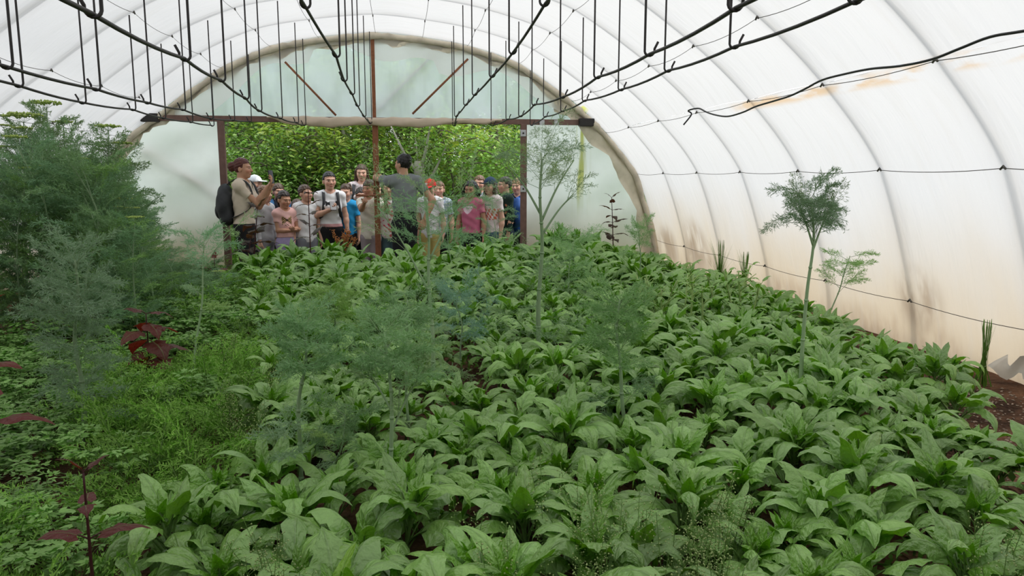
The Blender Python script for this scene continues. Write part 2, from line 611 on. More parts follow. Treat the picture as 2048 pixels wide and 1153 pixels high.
# ------------------------------------------------------------------ far end wall
def wall_grid(name, xs, zlo, zhi, y, mat, amp=0.012, nz=14, seed=1, kind='structure', yfun=None):
    rng = np.random.RandomState(seed)
    t = np.linspace(0, 1, nz)
    V = []
    for x in xs:
        a, b = zlo(x), zhi(x)
        for q in t:
            z = a + (b - a) * q
            yy = y + amp * sin(x * 9 + z * 2.3 + seed) * sin(z * 6 + x * 2) + amp * 0.5 * sin(x * 23 - z * 4)
            if yfun:
                yy += yfun(x, z)
            V.append((x, yy, z))
    a, b = len(xs), nz
    i = np.arange(a - 1)[:, None] * b; j = np.arange(b - 1)[None, :]
    F = np.stack([i + j, i + b + j, i + b + j + 1, i + j + 1], axis=-1).reshape(-1, 4)
    mb = MB(); mb.add(V, F)
    o = mb.build(name, mat)
    if kind:
        tag(o, kind=kind)
    return o


ZB = 2.12
pts_in = [(x, z) for x, z in PROF if z > 0]
lx = np.interp  # profile x on either side at a height
def side_x(z, s):
    zz = PROF[:5, 1] if s < 0 else PROF[::-1][:5, 1]
    xx = PROF[:5, 0] if s < 0 else PROF[::-1][:5, 0]
    return float(np.interp(z, zz, xx))

xl, xr = -2.5, 2.62
wall_grid('wall_far_gable', np.linspace(xl, xr, 60), lambda x: ZB, lambda x: max(ZB, arch_z(x)), YEND + 0.01, M_GABLE, 0.014, 16, 3)
def val_depth(x):
    return 0.10 + 0.20 * (0.5 + 0.5 * sin(x * 2.4 + 0.6)) + 0.05 * sin(x * 7 + 1) + (0.12 if x < -0.7 or x > 0.7 else 0)
wall_grid('wall_far_valance', np.linspace(xl + 0.25, xr - 0.35, 70), lambda x: max(ZB, arch_z(x) - val_depth(x)), lambda x: arch_z(x), YEND - 0.04, M_VALANCE, 0.012, 8, 5)

def panel(name, s, x_in, mat, seed):
    zs = np.linspace(-0.02, ZB, 26)
    V = []
    nx = 16
    for z in zs:
        xo = side_x(z, s)
        for q in np.linspace(0, 1, nx):
            x = xo + (x_in - xo) * q
            V.append((x, YEND + 0.012 * sin(x * 8 + z * 3 + seed) + 0.01 * sin(z * 11 - x * 5), z))
    a, b = len(zs), nx
    i = np.arange(a - 1)[:, None] * b; j = np.arange(b - 1)[None, :]
    F = np.stack([i + j, i + j + 1, i + b + j + 1, i + b + j], axis=-1).reshape(-1, 4)
    mb = MB(); mb.add(V, F)
    tag(mb.build(name, mat), kind='structure')

panel('wall_far_left', -1, -1.74, M_PANEL, 1)
panel('wall_far_right', 1, 1.78, M_PANEL, 4)
# unseen rear end of the tunnel behind the camera, darkened to dim foreground leaves
wall_grid('wall_near', np.linspace(-3.5, 3.5, 30), lambda x: 0.0, arch_z, HOOPS[-1], plain('near_wall_light_block', (0.10, 0.085, 0.07), 0.8, 0.2, 0.4, 6), 0.01, 12, 8)

# old film gathered round the end hoop
rng = np.random.RandomState(5)
p = dense[(dense[:, 1] > 0.1)]
nn = nrm[(dense[:, 1] > 0.1)]
mb = MB()
pp = p - nn * 0.05
rad = 0.024 + 0.016 * np.abs(np.sin(np.arange(len(pp)) * 0.9)) * rng.rand(len(pp)) + 0.008 * rng.rand(len(pp))
add_tube(mb, np.stack([pp[:, 0], np.full(len(pp), YEND - 0.07) + 0.015 * rng.randn(len(pp)), pp[:, 1]], axis=1), rad, 9)
o = mb.build('trim_1', M_WRAP); tag(o, kind='structure')
# a second, flatter band of film behind it on the end wall
mb = MB()
V = []
for k in range(len(p)):
    w = 0.11 + 0.05 * sin(k * 0.7) * rng.rand() + (0.08 if p[k, 0] > 2.3 else 0)
    for q in range(4):
        d = 0.02 + w * q / 3
        V.append((p[k, 0] - nn[k, 0] * d, YEND - 0.03 - 0.03 * sin(q * 2 + k * 0.8), p[k, 1] - nn[k, 1] * d))
n = len(p)
i = np.arange(n - 1)[:, None] * 4; j = np.arange(3)[None, :]
mb.add(V, np.stack([i + j, i + j + 1, i + 4 + j + 1, i + 4 + j], axis=-1).reshape(-1, 4))
o = mb.build('trim_2', plain('yellowed_film', (0.70, 0.64, 0.50), 0.5, 0.3, 0.25, 7, bump=0.5)); tag(o, kind='structure')
# ------------------------------------------------------------------ door frame
df = empty('door_1', (0, YEND, 0)); tag(df, kind='structure')
def part_box(name, lo, hi, mat, parent, bevel=0.004):
    off = np.array(parent.location)
    mb = MB(); add_box(mb, np.array(lo) - off, np.array(hi) - off, bevel=bevel)
    return mb.build(name, mat, parent, smooth=False)

part_box('lintel', (-2.56, YEND - 0.07, 2.085), (2.62, YEND - 0.02, 2.15), M_BROWN, df)
for x, w in ((-1.745, 0.036), (1.775, 0.036)):
    j = part_box('jamb', (x - w, YEND - 0.10, -0.02), (x + w, YEND - 0.03, 2.09), M_BROWN, df)
    if x > 0:
        for z in (1.98, 1.31):
            c = (0, 0, 0)
            mb = MB(); add_box(mb, (x - 0.045, YEND - 0.112 - YEND, z - 0.04), (x + 0.022, YEND - 0.102 - YEND, z + 0.04), bevel=0.004)
            b = mb.build('hinge_plate', M_GALV, j, smooth=False)
            mb = MB(); add_tube(mb, [(x - 0.01, -0.112, z), (x - 0.01, -0.12, z)], 0.011, 8)
            mb.build('bolt', M_BLACK, j)
for x in (-2.5, 2.56):
    part_box('corner_clamp', (x - 0.10, YEND - 0.12, 2.07), (x + 0.09, YEND - 0.03, 2.165), M_BLACK, df, 0.012)
for x in (2.0, 2.18):
    part_box('bracket', (x - 0.03, YEND - 0.085, 2.08), (x + 0.03, YEND - 0.072, 2.14), M_GALV, df)

gp = empty('gate_post', (0, YEND, 0))
tag(gp, 'rust red steel post in the middle of the doorway with a cross bar', 'post')
part_box('post', (-0.037, YEND - 0.075, -0.05), (0.03, YEND - 0.02, 2.09), M_RUST, gp)
c1, c2 = at(712, 391, YEND - 0.12), at(773, 389, YEND - 0.12)
mb = MB(); oo = np.array([0, YEND, 0]); add_tube(mb, spline([c1 - oo, (c1 + c2) / 2 - oo - (0, 0.0, 0.01), c2 - oo], 6), 0.013, 8)
mb.build('cross_bar', M_RUST, gp)
c1, c2 = at(742, 374, YEND - 0.10), at(758, 374, YEND - 0.10)
mb = MB(); add_tube(mb, [c1 - oo, c2 - oo], 0.012, 8)
mb.build('catch', M_RUST, gp)
mb = MB(); add_box(mb, (-0.03, -0.06, 2.14), (0.012, -0.02, 3.06), bevel=0.003)
mb.build('upper_post', M_RUST, gp, smooth=False)

for (a, b, yy, r, lab) in (((570, 124), (672, 231), YEND - 0.05, 0.014, 'rusty diagonal brace left of the middle post in the gable'),
                           ((825, 228), (936, 118), YEND - 0.05, 0.014, 'rusty diagonal brace right of the middle post in the gable'),
                           ((752, 222), (905, 72), YEND + 0.06, 0.014, 'brace seen blurred through the gable film rising from the middle post'),
                           ((285, 300), (446, 398), YEND + 0.055, 0.02, 'brace seen as a grey line through the left end panel film')):
    mb = MB(); add_tube(mb, [at(*a, yy), at(*b, yy)], r, 6)
    tag(mb.build('brace_bar', M_RUST), lab, 'brace', 'door wall braces')

# film rolled up over the door beam, hanging in scallops
mb = MB()
xs = np.linspace(at(535, 240, YEND - 0.1)[0], at(1003, 240, YEND - 0.1)[0], 90)
t = np.linspace(0, 1, 90)
hang = 0.024 + 0.018 * np.abs(np.sin(t * 7.5)) + 0.016 * np.sin(t * 3.1 + 0.4) ** 2
hang *= np.clip(np.minimum(t, 1 - t) * 14, 0.35, 1)
V = []
K = 12
for x, h in zip(xs, hang):
    for q in range(K):
        a = 2 * pi * q / K
        fold = 1 + 0.13 * sin(3 * a + x * 12) + 0.08 * sin(x * 31 + a)
        V.append((x, YEND - 0.125 + 0.026 * cos(a) * fold, 2.155 - h + h * sin(a) * fold * 1.05 - 0.012))
i = np.arange(89)[:, None] * K; j = np.arange(K)[None, :]
mb.add(V, np.stack([i + j, i + K + j, i + K + (j + 1) % K, i + (j + 1) % K], axis=-1).reshape(-1, 4))
o = mb.build('rolled_film', plain('cream_film', (0.56, 0.45, 0.35), 0.45, 0.35, 0.2, 6, bump=0.4))
tag(o, 'cream plastic film rolled up and draped along the door beam', 'film')

# ------------------------------------------------------------------ rails on hook rods under the roof
H8 = HOOPS[:8][::-1]     # 2.39 ... 9.25, nearest first
RAILS = {
    'leftmost rail': dict(y0=2, px=[(36, 171), (164, 205), (265, 219), (326, 236), (381, 244), (424, 251)]),
    'second rail from the left': dict(y0=1, px=[(12, 133), (191, 178), (294, 205), (365, 219), (421, 237), (465, 240), (499, 243)]),
    'third rail from the left': dict(y0=0, px=[(185, 28), (369, 117), (442, 160), (491, 196), (518, 221), (560, 236), (593, 245), (608, 250)]),
    'rail just left of the ridge': dict(y0=1, px=[(610, 12), (672, 111), (688, 160), (704, 187), (715, 211), (728, 232), (740, 246)]),
    'rail just right of the ridge': dict(y0=1, px=[(1090, 8), (1026, 105), (985, 152), (950, 189), (932, 209), (913, 232), (909, 251)]),
    'second rail from the right': dict(y0=0, px=[(1472, 16), (1300, 108), (1196, 154), (1126, 194), (1069, 209), (1042, 232), (1016, 238), (986, 251)]),
    'rightmost rail': dict(y0=0, px=[(1712, 2), (1470, 93), (1337, 141), (1243, 179), (1170, 201), (1126, 222), (1091, 233), (1064, 250)]),
}
ORD = ['nearest', 'second', 'third', 'fourth', 'fifth', 'sixth', 'seventh', 'eighth']
for nm, d in RAILS.items():
    hy = H8[d['y0']:d['y0'] + len(d['px'])]
    P = [at(px, py, y - (0.16 if y > 9 else 0.06)) for (px, py), y in zip(d['px'], hy)]
    # carry the rail on towards the camera, out of the picture
    step = P[0] - P[1]
    front = P[0] + np.array([step[0] * 0.3, -BAY, 0.02])
    path = [front + np.array([0, -BAY, 0.0]), front] + P
    path = np.array(path)
    dn = []
    for a, b in zip(path[:-1], path[1:]):
        for q in range(5):
            u = q / 5
            dn.append(a * (1 - u) + b * u - np.array([0, 0, 0.012 * 4 * u * (1 - u) * (1 if d['y0'] == 0 else 0.6)]))
    dn.append(path[-1])
    mb = MB(); add_tube(mb, dn, 0.0072, 6)
    o = mb.build('rail_rod', M_BLACK)
    tag(o, 'black iron rod running the length of the tunnel, the ' + nm, 'rod', 'rails hung under the tunnel roof')
    for k, (q, y) in enumerate(zip([front] + P, [hy[0] - BAY] + list(hy))):
        if k == 0:
            continue
        top = arch_z(q[0]) - 0.012
        s = 1 if q[0] > 0 else -1
        r = 0.0185
        xo = q[0] - s * (r + 0.002)
        pts = [(xo + 0.0, q[1] + 0.012, top), (xo, q[1] + 0.012, q[2] + 0.04)]
        for a in np.linspace(0, pi * 1.12, 9):
            pts.append((q[0] - s * r * cos(a) - s * 0.002, q[1] + 0.012 - 0.024 * a / pi, q[2] + 0.012 - (r + 0.002) * sin(a)))
        e = pts[-1]
        pts.append((e[0] + s * 0.014, e[1] - 0.006, e[2] + 0.03))
        mb = MB(); add_tube(mb, pts, 0.0054, 6)
        o = mb.build('hook_rod', M_BLACK)
        tag(o, 'black hook rod hanging from the roof, %s along the %s' % (ORD[k - 1], nm), 'hook', 'hook rods under the tunnel roof')

# ------------------------------------------------------------------ hose along the right slope
hp = []
for px, py in [(2048, 62), (1980, 74), (1920, 97), (1863, 119), (1800, 132), (1740, 138), (1690, 148), (1645, 160), (1610, 178), (1580, 192), (1545, 203),
               (1512, 213), (1485, 225), (1455, 233), (1430, 230), (1412, 224), (1397, 217)]:
    c = atx(px, py, 2.76)
    hp.append(c)
first = hp[0] + (hp[0] - hp[1]) * 2.2
end = hp[-1]
tail = [end + np.array([-0.05, 0.10, -0.01]), at(1383, 229, end[1] + 0.1), at(1367, 250, end[1] + 0.12)]
mb = MB(); add_tube(mb, spline([first] + hp + tail, 5), 0.0065, 7)
o = mb.build('hose', M_HOSE)
tag(o, 'black rubber hose sagging along the upper right wall, its end hanging free', 'hose')
# ------------------------------------------------------------------ ground
def ground_z(x, y):
    base = 0.30 - 0.30 * np.clip((y - 8.35) / 0.5, 0, 1)
    return base + 0.015 * np.sin(x * 3.1 + y) * np.sin(y * 2.3 - x) + 0.05 * np.clip((np.abs(x) - 3.0) / 0.5, 0, 1) * (y < 8.3)

def soil_mat():
    m, N, L, out = new_mat('red_brown_soil')
    p = N.new('ShaderNodeBsdfPrincipled'); p.inputs['Roughness'].default_value = 0.9; p.inputs['Specular IOR Level'].default_value = 0.1
    ge = N.new('ShaderNodeNewGeometry')
    n1 = N.new('ShaderNodeTexNoise'); n1.inputs['Scale'].default_value = 5; n1.inputs['Detail'].default_value = 8
    n2 = N.new('ShaderNodeTexVoronoi'); n2.inputs['Scale'].default_value = 38
    for n in (n1, n2):
        L.new(ge.outputs['Position'], n.inputs['Vector'])
    r = N.new('ShaderNodeValToRGB')
    r.color_ramp.elements[0].position = 0.35; r.color_ramp.elements[0].color = (0.055, 0.030, 0.020, 1)
    r.color_ramp.elements[1].position = 0.7; r.color_ramp.elements[1].color = (0.24, 0.125, 0.075, 1)
    L.new(n1.outputs['Fac'], r.inputs['Fac'])
    L.new(r.outputs['Color'], p.inputs['Base Color'])
    ad = N.new('ShaderNodeMath'); ad.operation = 'ADD'
    L.new(n1.outputs['Fac'], ad.inputs[0]); L.new(n2.outputs['Distance'], ad.inputs[1])
    bp = N.new('ShaderNodeBump'); bp.inputs['Strength'].default_value = 0.9; bp.inputs['Distance'].default_value = 0.03
    L.new(ad.outputs[0], bp.inputs['Height']); L.new(bp.outputs['Normal'], p.inputs['Normal'])
    L.new(p.outputs['BSDF'], out.inputs['Surface'])
    return m

M_SOIL = soil_mat()
xs = np.linspace(-3.75, 3.75, 76); ys = np.linspace(HOOPS[-1] - 0.2, 9.35, 130)
XX, YY = np.meshgrid(xs, ys)
ZZ = ground_z(XX, YY)
b = len(xs); a = len(ys)
i = np.arange(a - 1)[:, None] * b; j = np.arange(b - 1)[None, :]
mb = MB(); mb.add(np.stack([XX, YY, ZZ], -1).reshape(-1, 3), np.stack([i + j, i + j + 1, i + b + j + 1, i + b + j], -1).reshape(-1, 4))
tag(mb.build('floor', M_SOIL), kind='structure')
xs = np.linspace(-30, 34, 40); ys = np.linspace(9.3, 55, 40)
XX, YY = np.meshgrid(xs, ys)
ZZ = 0.01 + 0.05 * np.sin(XX * 0.9) * np.sin(YY * 0.7) + np.clip(YY - 14, 0, 50) * 0.06
ZZ[0] = 0.0
i = np.arange(39)[:, None] * 40; j = np.arange(39)[None, :]
mb = MB(); mb.add(np.stack([XX, YY, ZZ], -1).reshape(-1, 3), np.stack([i + j, i + j + 1, i + 41 + j, i + 40 + j], -1).reshape(-1, 4))
tag(mb.build('ground', plain('meadow', (0.085, 0.16, 0.035), 0.9, 0.1, 0.5, 1.5)), kind='structure')

# ------------------------------------------------------------------ leaves
M_SPIN = leaf_mat('spinach_leaf', (0.24, 0.43, 0.10), (0.24, 0.60, 0.012), 0.20, 0.38, 0.9, vein=0.6, var=0.14)
M_STEM = leaf_mat('green_stem', (0.15, 0.26, 0.07), (0.15, 0.3, 0.05), 0.15, 0.5, 0.3)
M_PALESTALK = leaf_mat('pale_stalk', (0.36, 0.50, 0.17), (0.3, 0.5, 0.1), 0.15, 0.5, 0.4)
M_DILL = leaf_mat('dill_leaf', (0.32, 0.43, 0.235), (0.25, 0.40, 0.15), 0.35, 0.6, 0.2, var=0.2)
M_DILLD = leaf_mat('dark_dill_leaf', (0.235, 0.38, 0.185), (0.2, 0.36, 0.12), 0.3, 0.6, 0.2, var=0.25)
M_DSTEM = leaf_mat('dill_stem', (0.30, 0.42, 0.24), (0.2, 0.4, 0.15), 0.1, 0.5, 0.3)
M_UMBEL = leaf_mat('dill_umbel', (0.48, 0.60, 0.17), (0.4, 0.55, 0.1), 0.3, 0.6, 0.2)
M_FERN = leaf_mat('feathery_leaf', (0.25, 0.46, 0.085), (0.08, 0.28, 0.015), 0.35, 0.55, 0.25, var=0.2)
M_PARS = leaf_mat('parsley_leaf', (0.25, 0.44, 0.12), (0.07, 0.25, 0.02), 0.32, 0.42, 0.4, var=0.2)
M_RED = leaf_mat('dark_red_leaf', (0.125, 0.028, 0.020), (0.34, 0.03, 0.015), 0.3, 0.42, 0.4, vein=0.5, var=0.15)
M_DUSK = leaf_mat('dusky_purple_leaf', (0.055, 0.036, 0.026), (0.13, 0.05, 0.02), 0.3, 0.45, 0.35, vein=0.4, var=0.15)
M_REDSTEM = plain('dark_red_stem', (0.06, 0.016, 0.018), 0.5, 0.3, 0.2, 30)
M_WEED = leaf_mat('weed_leaf', (0.20, 0.34, 0.085), (0.1, 0.28, 0.03), 0.3, 0.5, 0.3, var=0.2)
M_POD = leaf_mat('weed_pod', (0.50, 0.60, 0.26), (0.4, 0.5, 0.15), 0.3, 0.5, 0.3)
M_GRASS = leaf_mat('grass_blade', (0.13, 0.26, 0.04), (0.12, 0.33, 0.03), 0.35, 0.5, 0.3, var=0.2)
M_RUSTSEED = plain('rust_seed', (0.42, 0.17, 0.065), 0.8, 0.1, 0.4, 60)


def dirv(az, el):
    return np.array([cos(az) * cos(el), sin(az) * cos(el), sin(el)])


SPIN_W = ([0, .06, .14, .25, .40, .58, .76, .90, 1.0], [.30, .66, .92, 1.0, .90, .72, .46, .22, .02])
ORACH_W = ([0, .05, .12, .25, .40, .58, .76, .90, 1.0], [.45, .95, 1.0, .93, .78, .58, .36, .17, .02])


def add_leaf(mb, base, az, el0, pet, L, W, bend, rng, fold=0.25, ripple=0.12, twist=0.0, prof=SPIN_W, tint=(1, 1, 1), mi=0, stem_mi=1, rows=10, pet_r=0.0028, petcol=None):
    """one leaf: bending stalk and a blade arched along its midrib"""
    # path in the vertical plane of the leaf
    n1 = 4
    s1 = np.linspace(0, 1, n1)
    e = el0 - 0.18 * bend * s1
    seg = pet / (n1 - 1)
    r = np.concatenate([[0], np.cumsum(np.cos(e[:-1]) * seg)]); z = np.concatenate([[0], np.cumsum(np.sin(e[:-1]) * seg)])
    h = np.array([cos(az), sin(az), 0.0]); side = np.array([-sin(az), cos(az), 0.0]); upv = np.array([0, 0, 1.0])
    base = np.asarray(base, float)
    P = base + r[:, None] * h + z[:, None] * upv
    if pet > 0.008:
        V, F, _ = tube_geo(P, np.linspace(pet_r * 1.25, pet_r * 0.8, n1), 4, False)
        mb.add(V, F, col=(tint if petcol is None else petcol), mi=stem_mi)
    t = np.linspace(0, 1, rows)
    e2 = e[-1] - bend * (0.15 * t + 0.85 * t ** 1.3)
    seg = L / (rows - 1)
    r2 = r[-1] + np.concatenate([[0], np.cumsum(np.cos(e2[:-1]) * seg)]); z2 = z[-1] + np.concatenate([[0], np.cumsum(np.sin(e2[:-1]) * seg)])
    sway = 0.10 * L * rng.uniform(-1, 1) * t ** 2
    C = base + r2[:, None] * h + z2[:, None] * upv + sway[:, None] * side
    nz = np.cos(e2)[:, None] * upv - np.sin(e2)[:, None] * h           # leaf normal
    w = np.interp(t, *prof) * W * 0.5
    w = w * (1 + 0.10 * rng.randn(rows) * (t > 0.05) * (t < 0.97))
    cols = np.array([-1, -0.62, -0.28, 0, 0.28, 0.62, 1])
    tw = twist * (0.3 + 0.7 * t)
    ph = rng.uniform(0, 6.28, 2); fq = rng.uniform(9, 15)
    V, UVc = [], []
    for ci, c in enumerate(cols):
        lift = -fold * abs(c) ** 1.6 * w + ripple * w * abs(c) ** 1.5 * np.sin(fq * t + ph[0 if c < 0 else 1])
        lift = lift + 0.05 * w * np.sin(t * 21 + c * 4 + ph[0]) * (abs(c) > 0.1)
        S = np.cos(tw)[:, None] * side + np.sin(tw)[:, None] * nz
        Nn = np.cos(tw)[:, None] * nz - np.sin(tw)[:, None] * side
        back = 0.0
        if abs(c) > 0.5:                      # lobes at the base point backwards
            back = -0.16 * L * (abs(c) - 0.4) * np.exp(-(t / 0.10) ** 2)
        T = np.cos(e2)[:, None] * h + np.sin(e2)[:, None] * upv
        V.append(C + (c * w)[:, None] * S + lift[:, None] * Nn + (back * T.T).T if np.ndim(back) == 0 else C + (c * w)[:, None] * S + lift[:, None] * Nn + back[:, None] * T)
        UVc.append(np.stack([np.full(rows, c), t], 1))
    V = np.stack(V, 1).reshape(-1, 3); UVc = np.stack(UVc, 1).reshape(-1, 2)
    k = len(cols)
    i = np.arange(rows - 1)[:, None] * k; j = np.arange(k - 1)[None, :]
    F = np.stack([i + j, i + j + 1, i + k + j + 1, i + k + j], -1).reshape(-1, 4)
    mb.add(V, F, uv=UVc, col=tint, mi=mi)


def spinach_geo(seed, h=0.2, n=20, size=1.0, spread=1.0, bolt=0.0):
    """leaves and stem of one plant; bolt > 0 gives a bare pale stem carried up through the leaves"""
    rng = np.random.RandomState(seed)
    fol, st = MB(), MB()
    top = h * (1 + bolt)
    lean = rng.uniform(-0.05, 0.05, 2)
    path = [(lean[0] * q * q, lean[1] * q * q, q * top - 0.02) for q in np.linspace(0, 1, 5)]
    add_tube(st, path, np.linspace(0.008, 0.0045, 5), 6, col=(1, 1, 1))
    az = rng.uniform(0, 6.28)
    for k in range(n):
        u = k / (n - 1)
        az += 2.4 + rng.uniform(-0.25, 0.25)
        q = 0.28 + 0.72 * u
        b = np.array([lean[0] * q * q, lean[1] * q * q, q * top - 0.02])
        if u < 0.64:                          # large outer leaves arching over
            pet = size * rng.uniform(0.085, 0.135) * (1 - 0.45 * u)
            L = size * rng.uniform(0.125, 0.205) * (1 - 0.15 * u); W = L * rng.uniform(0.32, 0.50)
            el = radians(rng.uniform(36, 76) + 10 * u) / spread
            bend = radians((rng.uniform(95, 200) if (upr := rng.rand()) < 0.82 else rng.uniform(35, 90)) * (1 - 0.15 * u))
            if upr >= 0.82:
                L *= 0.78; W *= 0.85
            g = rng.uniform(0.8, 1.15)
            tint = (g, g, g * rng.uniform(0.85, 1.1))
        else:                                 # small fresh leaves standing at the heart
            v = (u - 0.64) / 0.36
            pet = size * 0.03 * (1 - v)
            L = size * (0.115 - 0.06 * v) * rng.uniform(0.85, 1.15); W = L * rng.uniform(0.38, 0.5)
            el = radians(50 + 30 * v + rng.uniform(-14, 8))
            bend = radians(rng.uniform(20, 85) * (1 - 0.6 * v))
            g = rng.uniform(0.85, 1.05)
            tint = (g * 0.80, g * 0.95, g * 0.40)
        add_leaf(fol, b, az, el, pet, L, W, bend, rng, fold=rng.uniform(0.2, 1.0), ripple=rng.uniform(0.05, 0.34), twist=rng.uniform(-0.6, 0.6), tint=tint)
    return fol, st


BOUND = [atz(470, 540, .62), atz(500, 640, .62), atz(500, 720, .62), atz(450, 840, .62), atz(330, 900, .62), atz(60, 1040, .62)]
bx = np.array([p[0] for p in BOUND])[::-1]; by = np.array([p[1] for p in BOUND])[::-1]

def left_edge(y):
    return float(np.interp(y, by, bx))

def right_edge(y):
    return float(np.interp(y, [1.0, 2.6, 3.4, 4.5, 6, 8.4], [2.6, 2.75, 3.22, 3.34, 3.36, 3.38]))

SP_GEO = []
SPECS = [(0.19, 24, 1.0, 1.0, 0.0), (0.21, 25, 1.05, 0.98, 0.0), (0.17, 23, 1.12, 1.0, 0.0), (0.22, 26, 0.95, 0.96, 0.0), (0.18, 22, 1.18, 1.0, 0.0),
         (0.20, 25, 1.0, 1.0, 0.25), (0.17, 27, 0.9, 1.0, 0.0), (0.22, 23, 1.08, 0.96, 0.12)]
for k, s in enumerate(SPECS):
    SP_GEO.append(spinach_geo(100 + k, *s))
protos = []
for k, (fol, st) in enumerate(SP_GEO):
    protos.append((fol.mesh('spinach_leaves', [M_SPIN, M_STEM]), st.mesh('spinach_stem', [M_STEM])))

rng = np.random.RandomState(11)
spots = []
dx = 0.226; y = 1.02; row = 0
while y < 8.35:
    x = -3.4 + (dx / 2 if row % 2 else 0)
    while x < 3.4:
        px_, py_ = x + rng.uniform(-0.085, 0.085), y + rng.uniform(-0.085, 0.085)
        x += dx
        if not (left_edge(py_) + 0.06 < px_ < right_edge(py_)):
            continue
        # gap between the two beds, and thin patches
        gap = abs(px_ - (0.52 + 0.03 * (py_ - 3)))
        if px_ > right_edge(py_) - 0.16:
            continue
        if 3.4 < py_ < 7.5 and gap < 0.12 and rng.rand() < 0.8:
            continue
        if rng.rand() < 0.04:
            continue
        # is it inside the picture?
        v = np.array([px_, py_, 0.6]) - CAM
        zc = v @ FW; sx = 1024 + FPX * (v @ RT) / zc; sy = 576.5 - FPX * (v @ UP) / zc
        if sx < -220 or sx > 2250 or sy > 1500:
            continue
        spots.append((px_, py_))
    y += dx * 0.87; row += 1
spots.sort(key=lambda p: p[1])

def spin_label(x, y):
    side = 'left' if x < 0.55 else 'right'
    if y < 1.75:
        return ('large-leaved spinach plant in the foreground rows at the %s' % ('bottom left' if x < 0.1 else 'bottom middle' if x < 0.9 else 'bottom right'),
                'foreground spinach, ' + ('left' if x < 0.1 else 'middle' if x < 0.9 else 'right'))
    if x > right_edge(y) - 0.45 and y > 2.6:
        return ('spinach plant on the outer edge of the bed beside the right film wall', 'spinach along the right wall')
    if y < 3.2:
        return ('spinach plant just behind the foreground rows, %s half of the bed' % side, 'spinach behind the foreground, ' + side)
    if y < 5.2:
        return ('spinach plant half way down the bed, %s of the dark gap' % side, 'spinach half way down the bed, ' + side)
    return ('small spinach plant at the far end of the bed, %s of the dark gap' % side, 'spinach at the far end, ' + side)

rest = MB()
NIND = 296
for k, (x, y) in enumerate(spots):
    v = rng.randint(len(protos)); rz = rng.uniform(0, 6.28)
    s = rng.uniform(0.80, 1.10)
    # canopy swells and dips, and rises towards the far end of the left bed
    s *= 1 + 0.12 * sin(x * 2.1 + 0.7) * sin(y * 1.3)
    s *= np.interp(y, [1, 2, 5, 7, 8.3], [1.02, 1.0, 1.05, 1.25, 1.5])
    if y > 6.5:
        s *= 1.12 if 1.0 < x < 2.5 else 0.82 if x > 2.7 else 1.0
    z = float(ground_z(x, y))
    if k < NIND:
        o = empty('spinach_plant', (x, y, z), rz)
        o.scale = (s, s, s)
        lab, grp = spin_label(x, y)
        tag(o, lab, 'spinach plant', grp)
        link('leaves', protos[v][0], o)
        link('stem', protos[v][1], o)
    else:
        R = rot('z', rz) * s
        rest.merge(SP_GEO[v][0], R, (x, y, z))
        rest.merge(SP_GEO[v][1], R, (x, y, z))
if rest.n:
    o = rest.build('spinach_rows', [M_SPIN, M_STEM])
    tag(o, 'mass of small distant spinach leaves at the back of the bed before the doorway', 'spinach', kind='stuff')
# single plants that stand out
def own_spinach(seed, base, label, tint=None, mat=None, scale=1.0, **kw):
    fol, st = spinach_geo(seed, **kw)
    o = empty('spinach_plant', base); o.scale = (scale,) * 3
    fol.build('leaves', [mat or M_SPIN, M_STEM], o); st.build('stem', [M_STEM], o)
    tag(o, label, 'spinach plant')
    return o

M_LIME = leaf_mat('lime_spinach_leaf', (0.27, 0.47, 0.06), (0.3, 0.6, 0.02), 0.35, 0.4, 0.6, vein=0.5)
b = atz(640, 1110, 0.62); own_spinach(171, (b[0], b[1], ground_z(b[0], b[1])), 'spinach plant with bright yellow-green folded leaves at the bottom left centre', mat=M_LIME, h=0.20, n=15, size=1.15)
for k, (px, py, lab) in enumerate(((1118, 418, 'tall bolting spinach rising above the bed before the right end panel'), (1150, 432, 'bolting spinach to the right of the tallest one at the far end'), (1092, 440, 'bolting spinach to the left of the tallest one at the far end'))):
    b = at(px, py, 8.1); g = float(ground_z(b[0], 8.1))
    own_spinach(180 + k, (b[0], 8.1 + 0.05 * k, g), lab, h=(b[2] - g) * 0.78 / 1.5, n=34, size=0.9, scale=1.5)
rs = np.random.RandomState(77)
for k in range(16):
    px, py = rs.uniform(1290, 1500), rs.uniform(590, 660)
    b = atz(px, py, 0.45); g = float(ground_z(b[0], b[1]))
    o = empty('spinach_stalk', (b[0], b[1], g))
    st, fol = MB(), MB()
    H = rs.uniform(0.40, 0.52); ln = rs.uniform(-0.12, 0.12, 2)
    path = spline([(0, 0, 0), (ln[0] * .4, ln[1] * .4, H * .5), (ln[0], ln[1], H)], 5)
    add_tube(st, path, np.linspace(0.009, 0.005, len(path)), 6)
    for q in range(9):
        i0 = 4 + q * 6 // 9
        a = q * 2.4
        if q % 2:
            e = path[i0] + dirv(a, 0.7) * 0.11
            add_tube(st, [path[i0], e], [0.004, 0.0025], 4)
        add_leaf(fol, path[i0], a, radians(rs.uniform(30, 65)), 0.07, rs.uniform(0.06, 0.11), 0.035, radians(rs.uniform(50, 120)), rs, fold=0.4, tint=(0.95, 1, 0.8))
    st.build('stem', M_PALESTALK, o); fol.build('leaves', [M_SPIN, M_PALESTALK], o)
    tag(o, 'pale bare spinach stalk among the bolted plants right of the middle, near the wall', 'spinach stalk', 'pale bolted stalks')
print('spinach plants', len(spots), 'last individual y', spots[min(NIND, len(spots)) - 1])
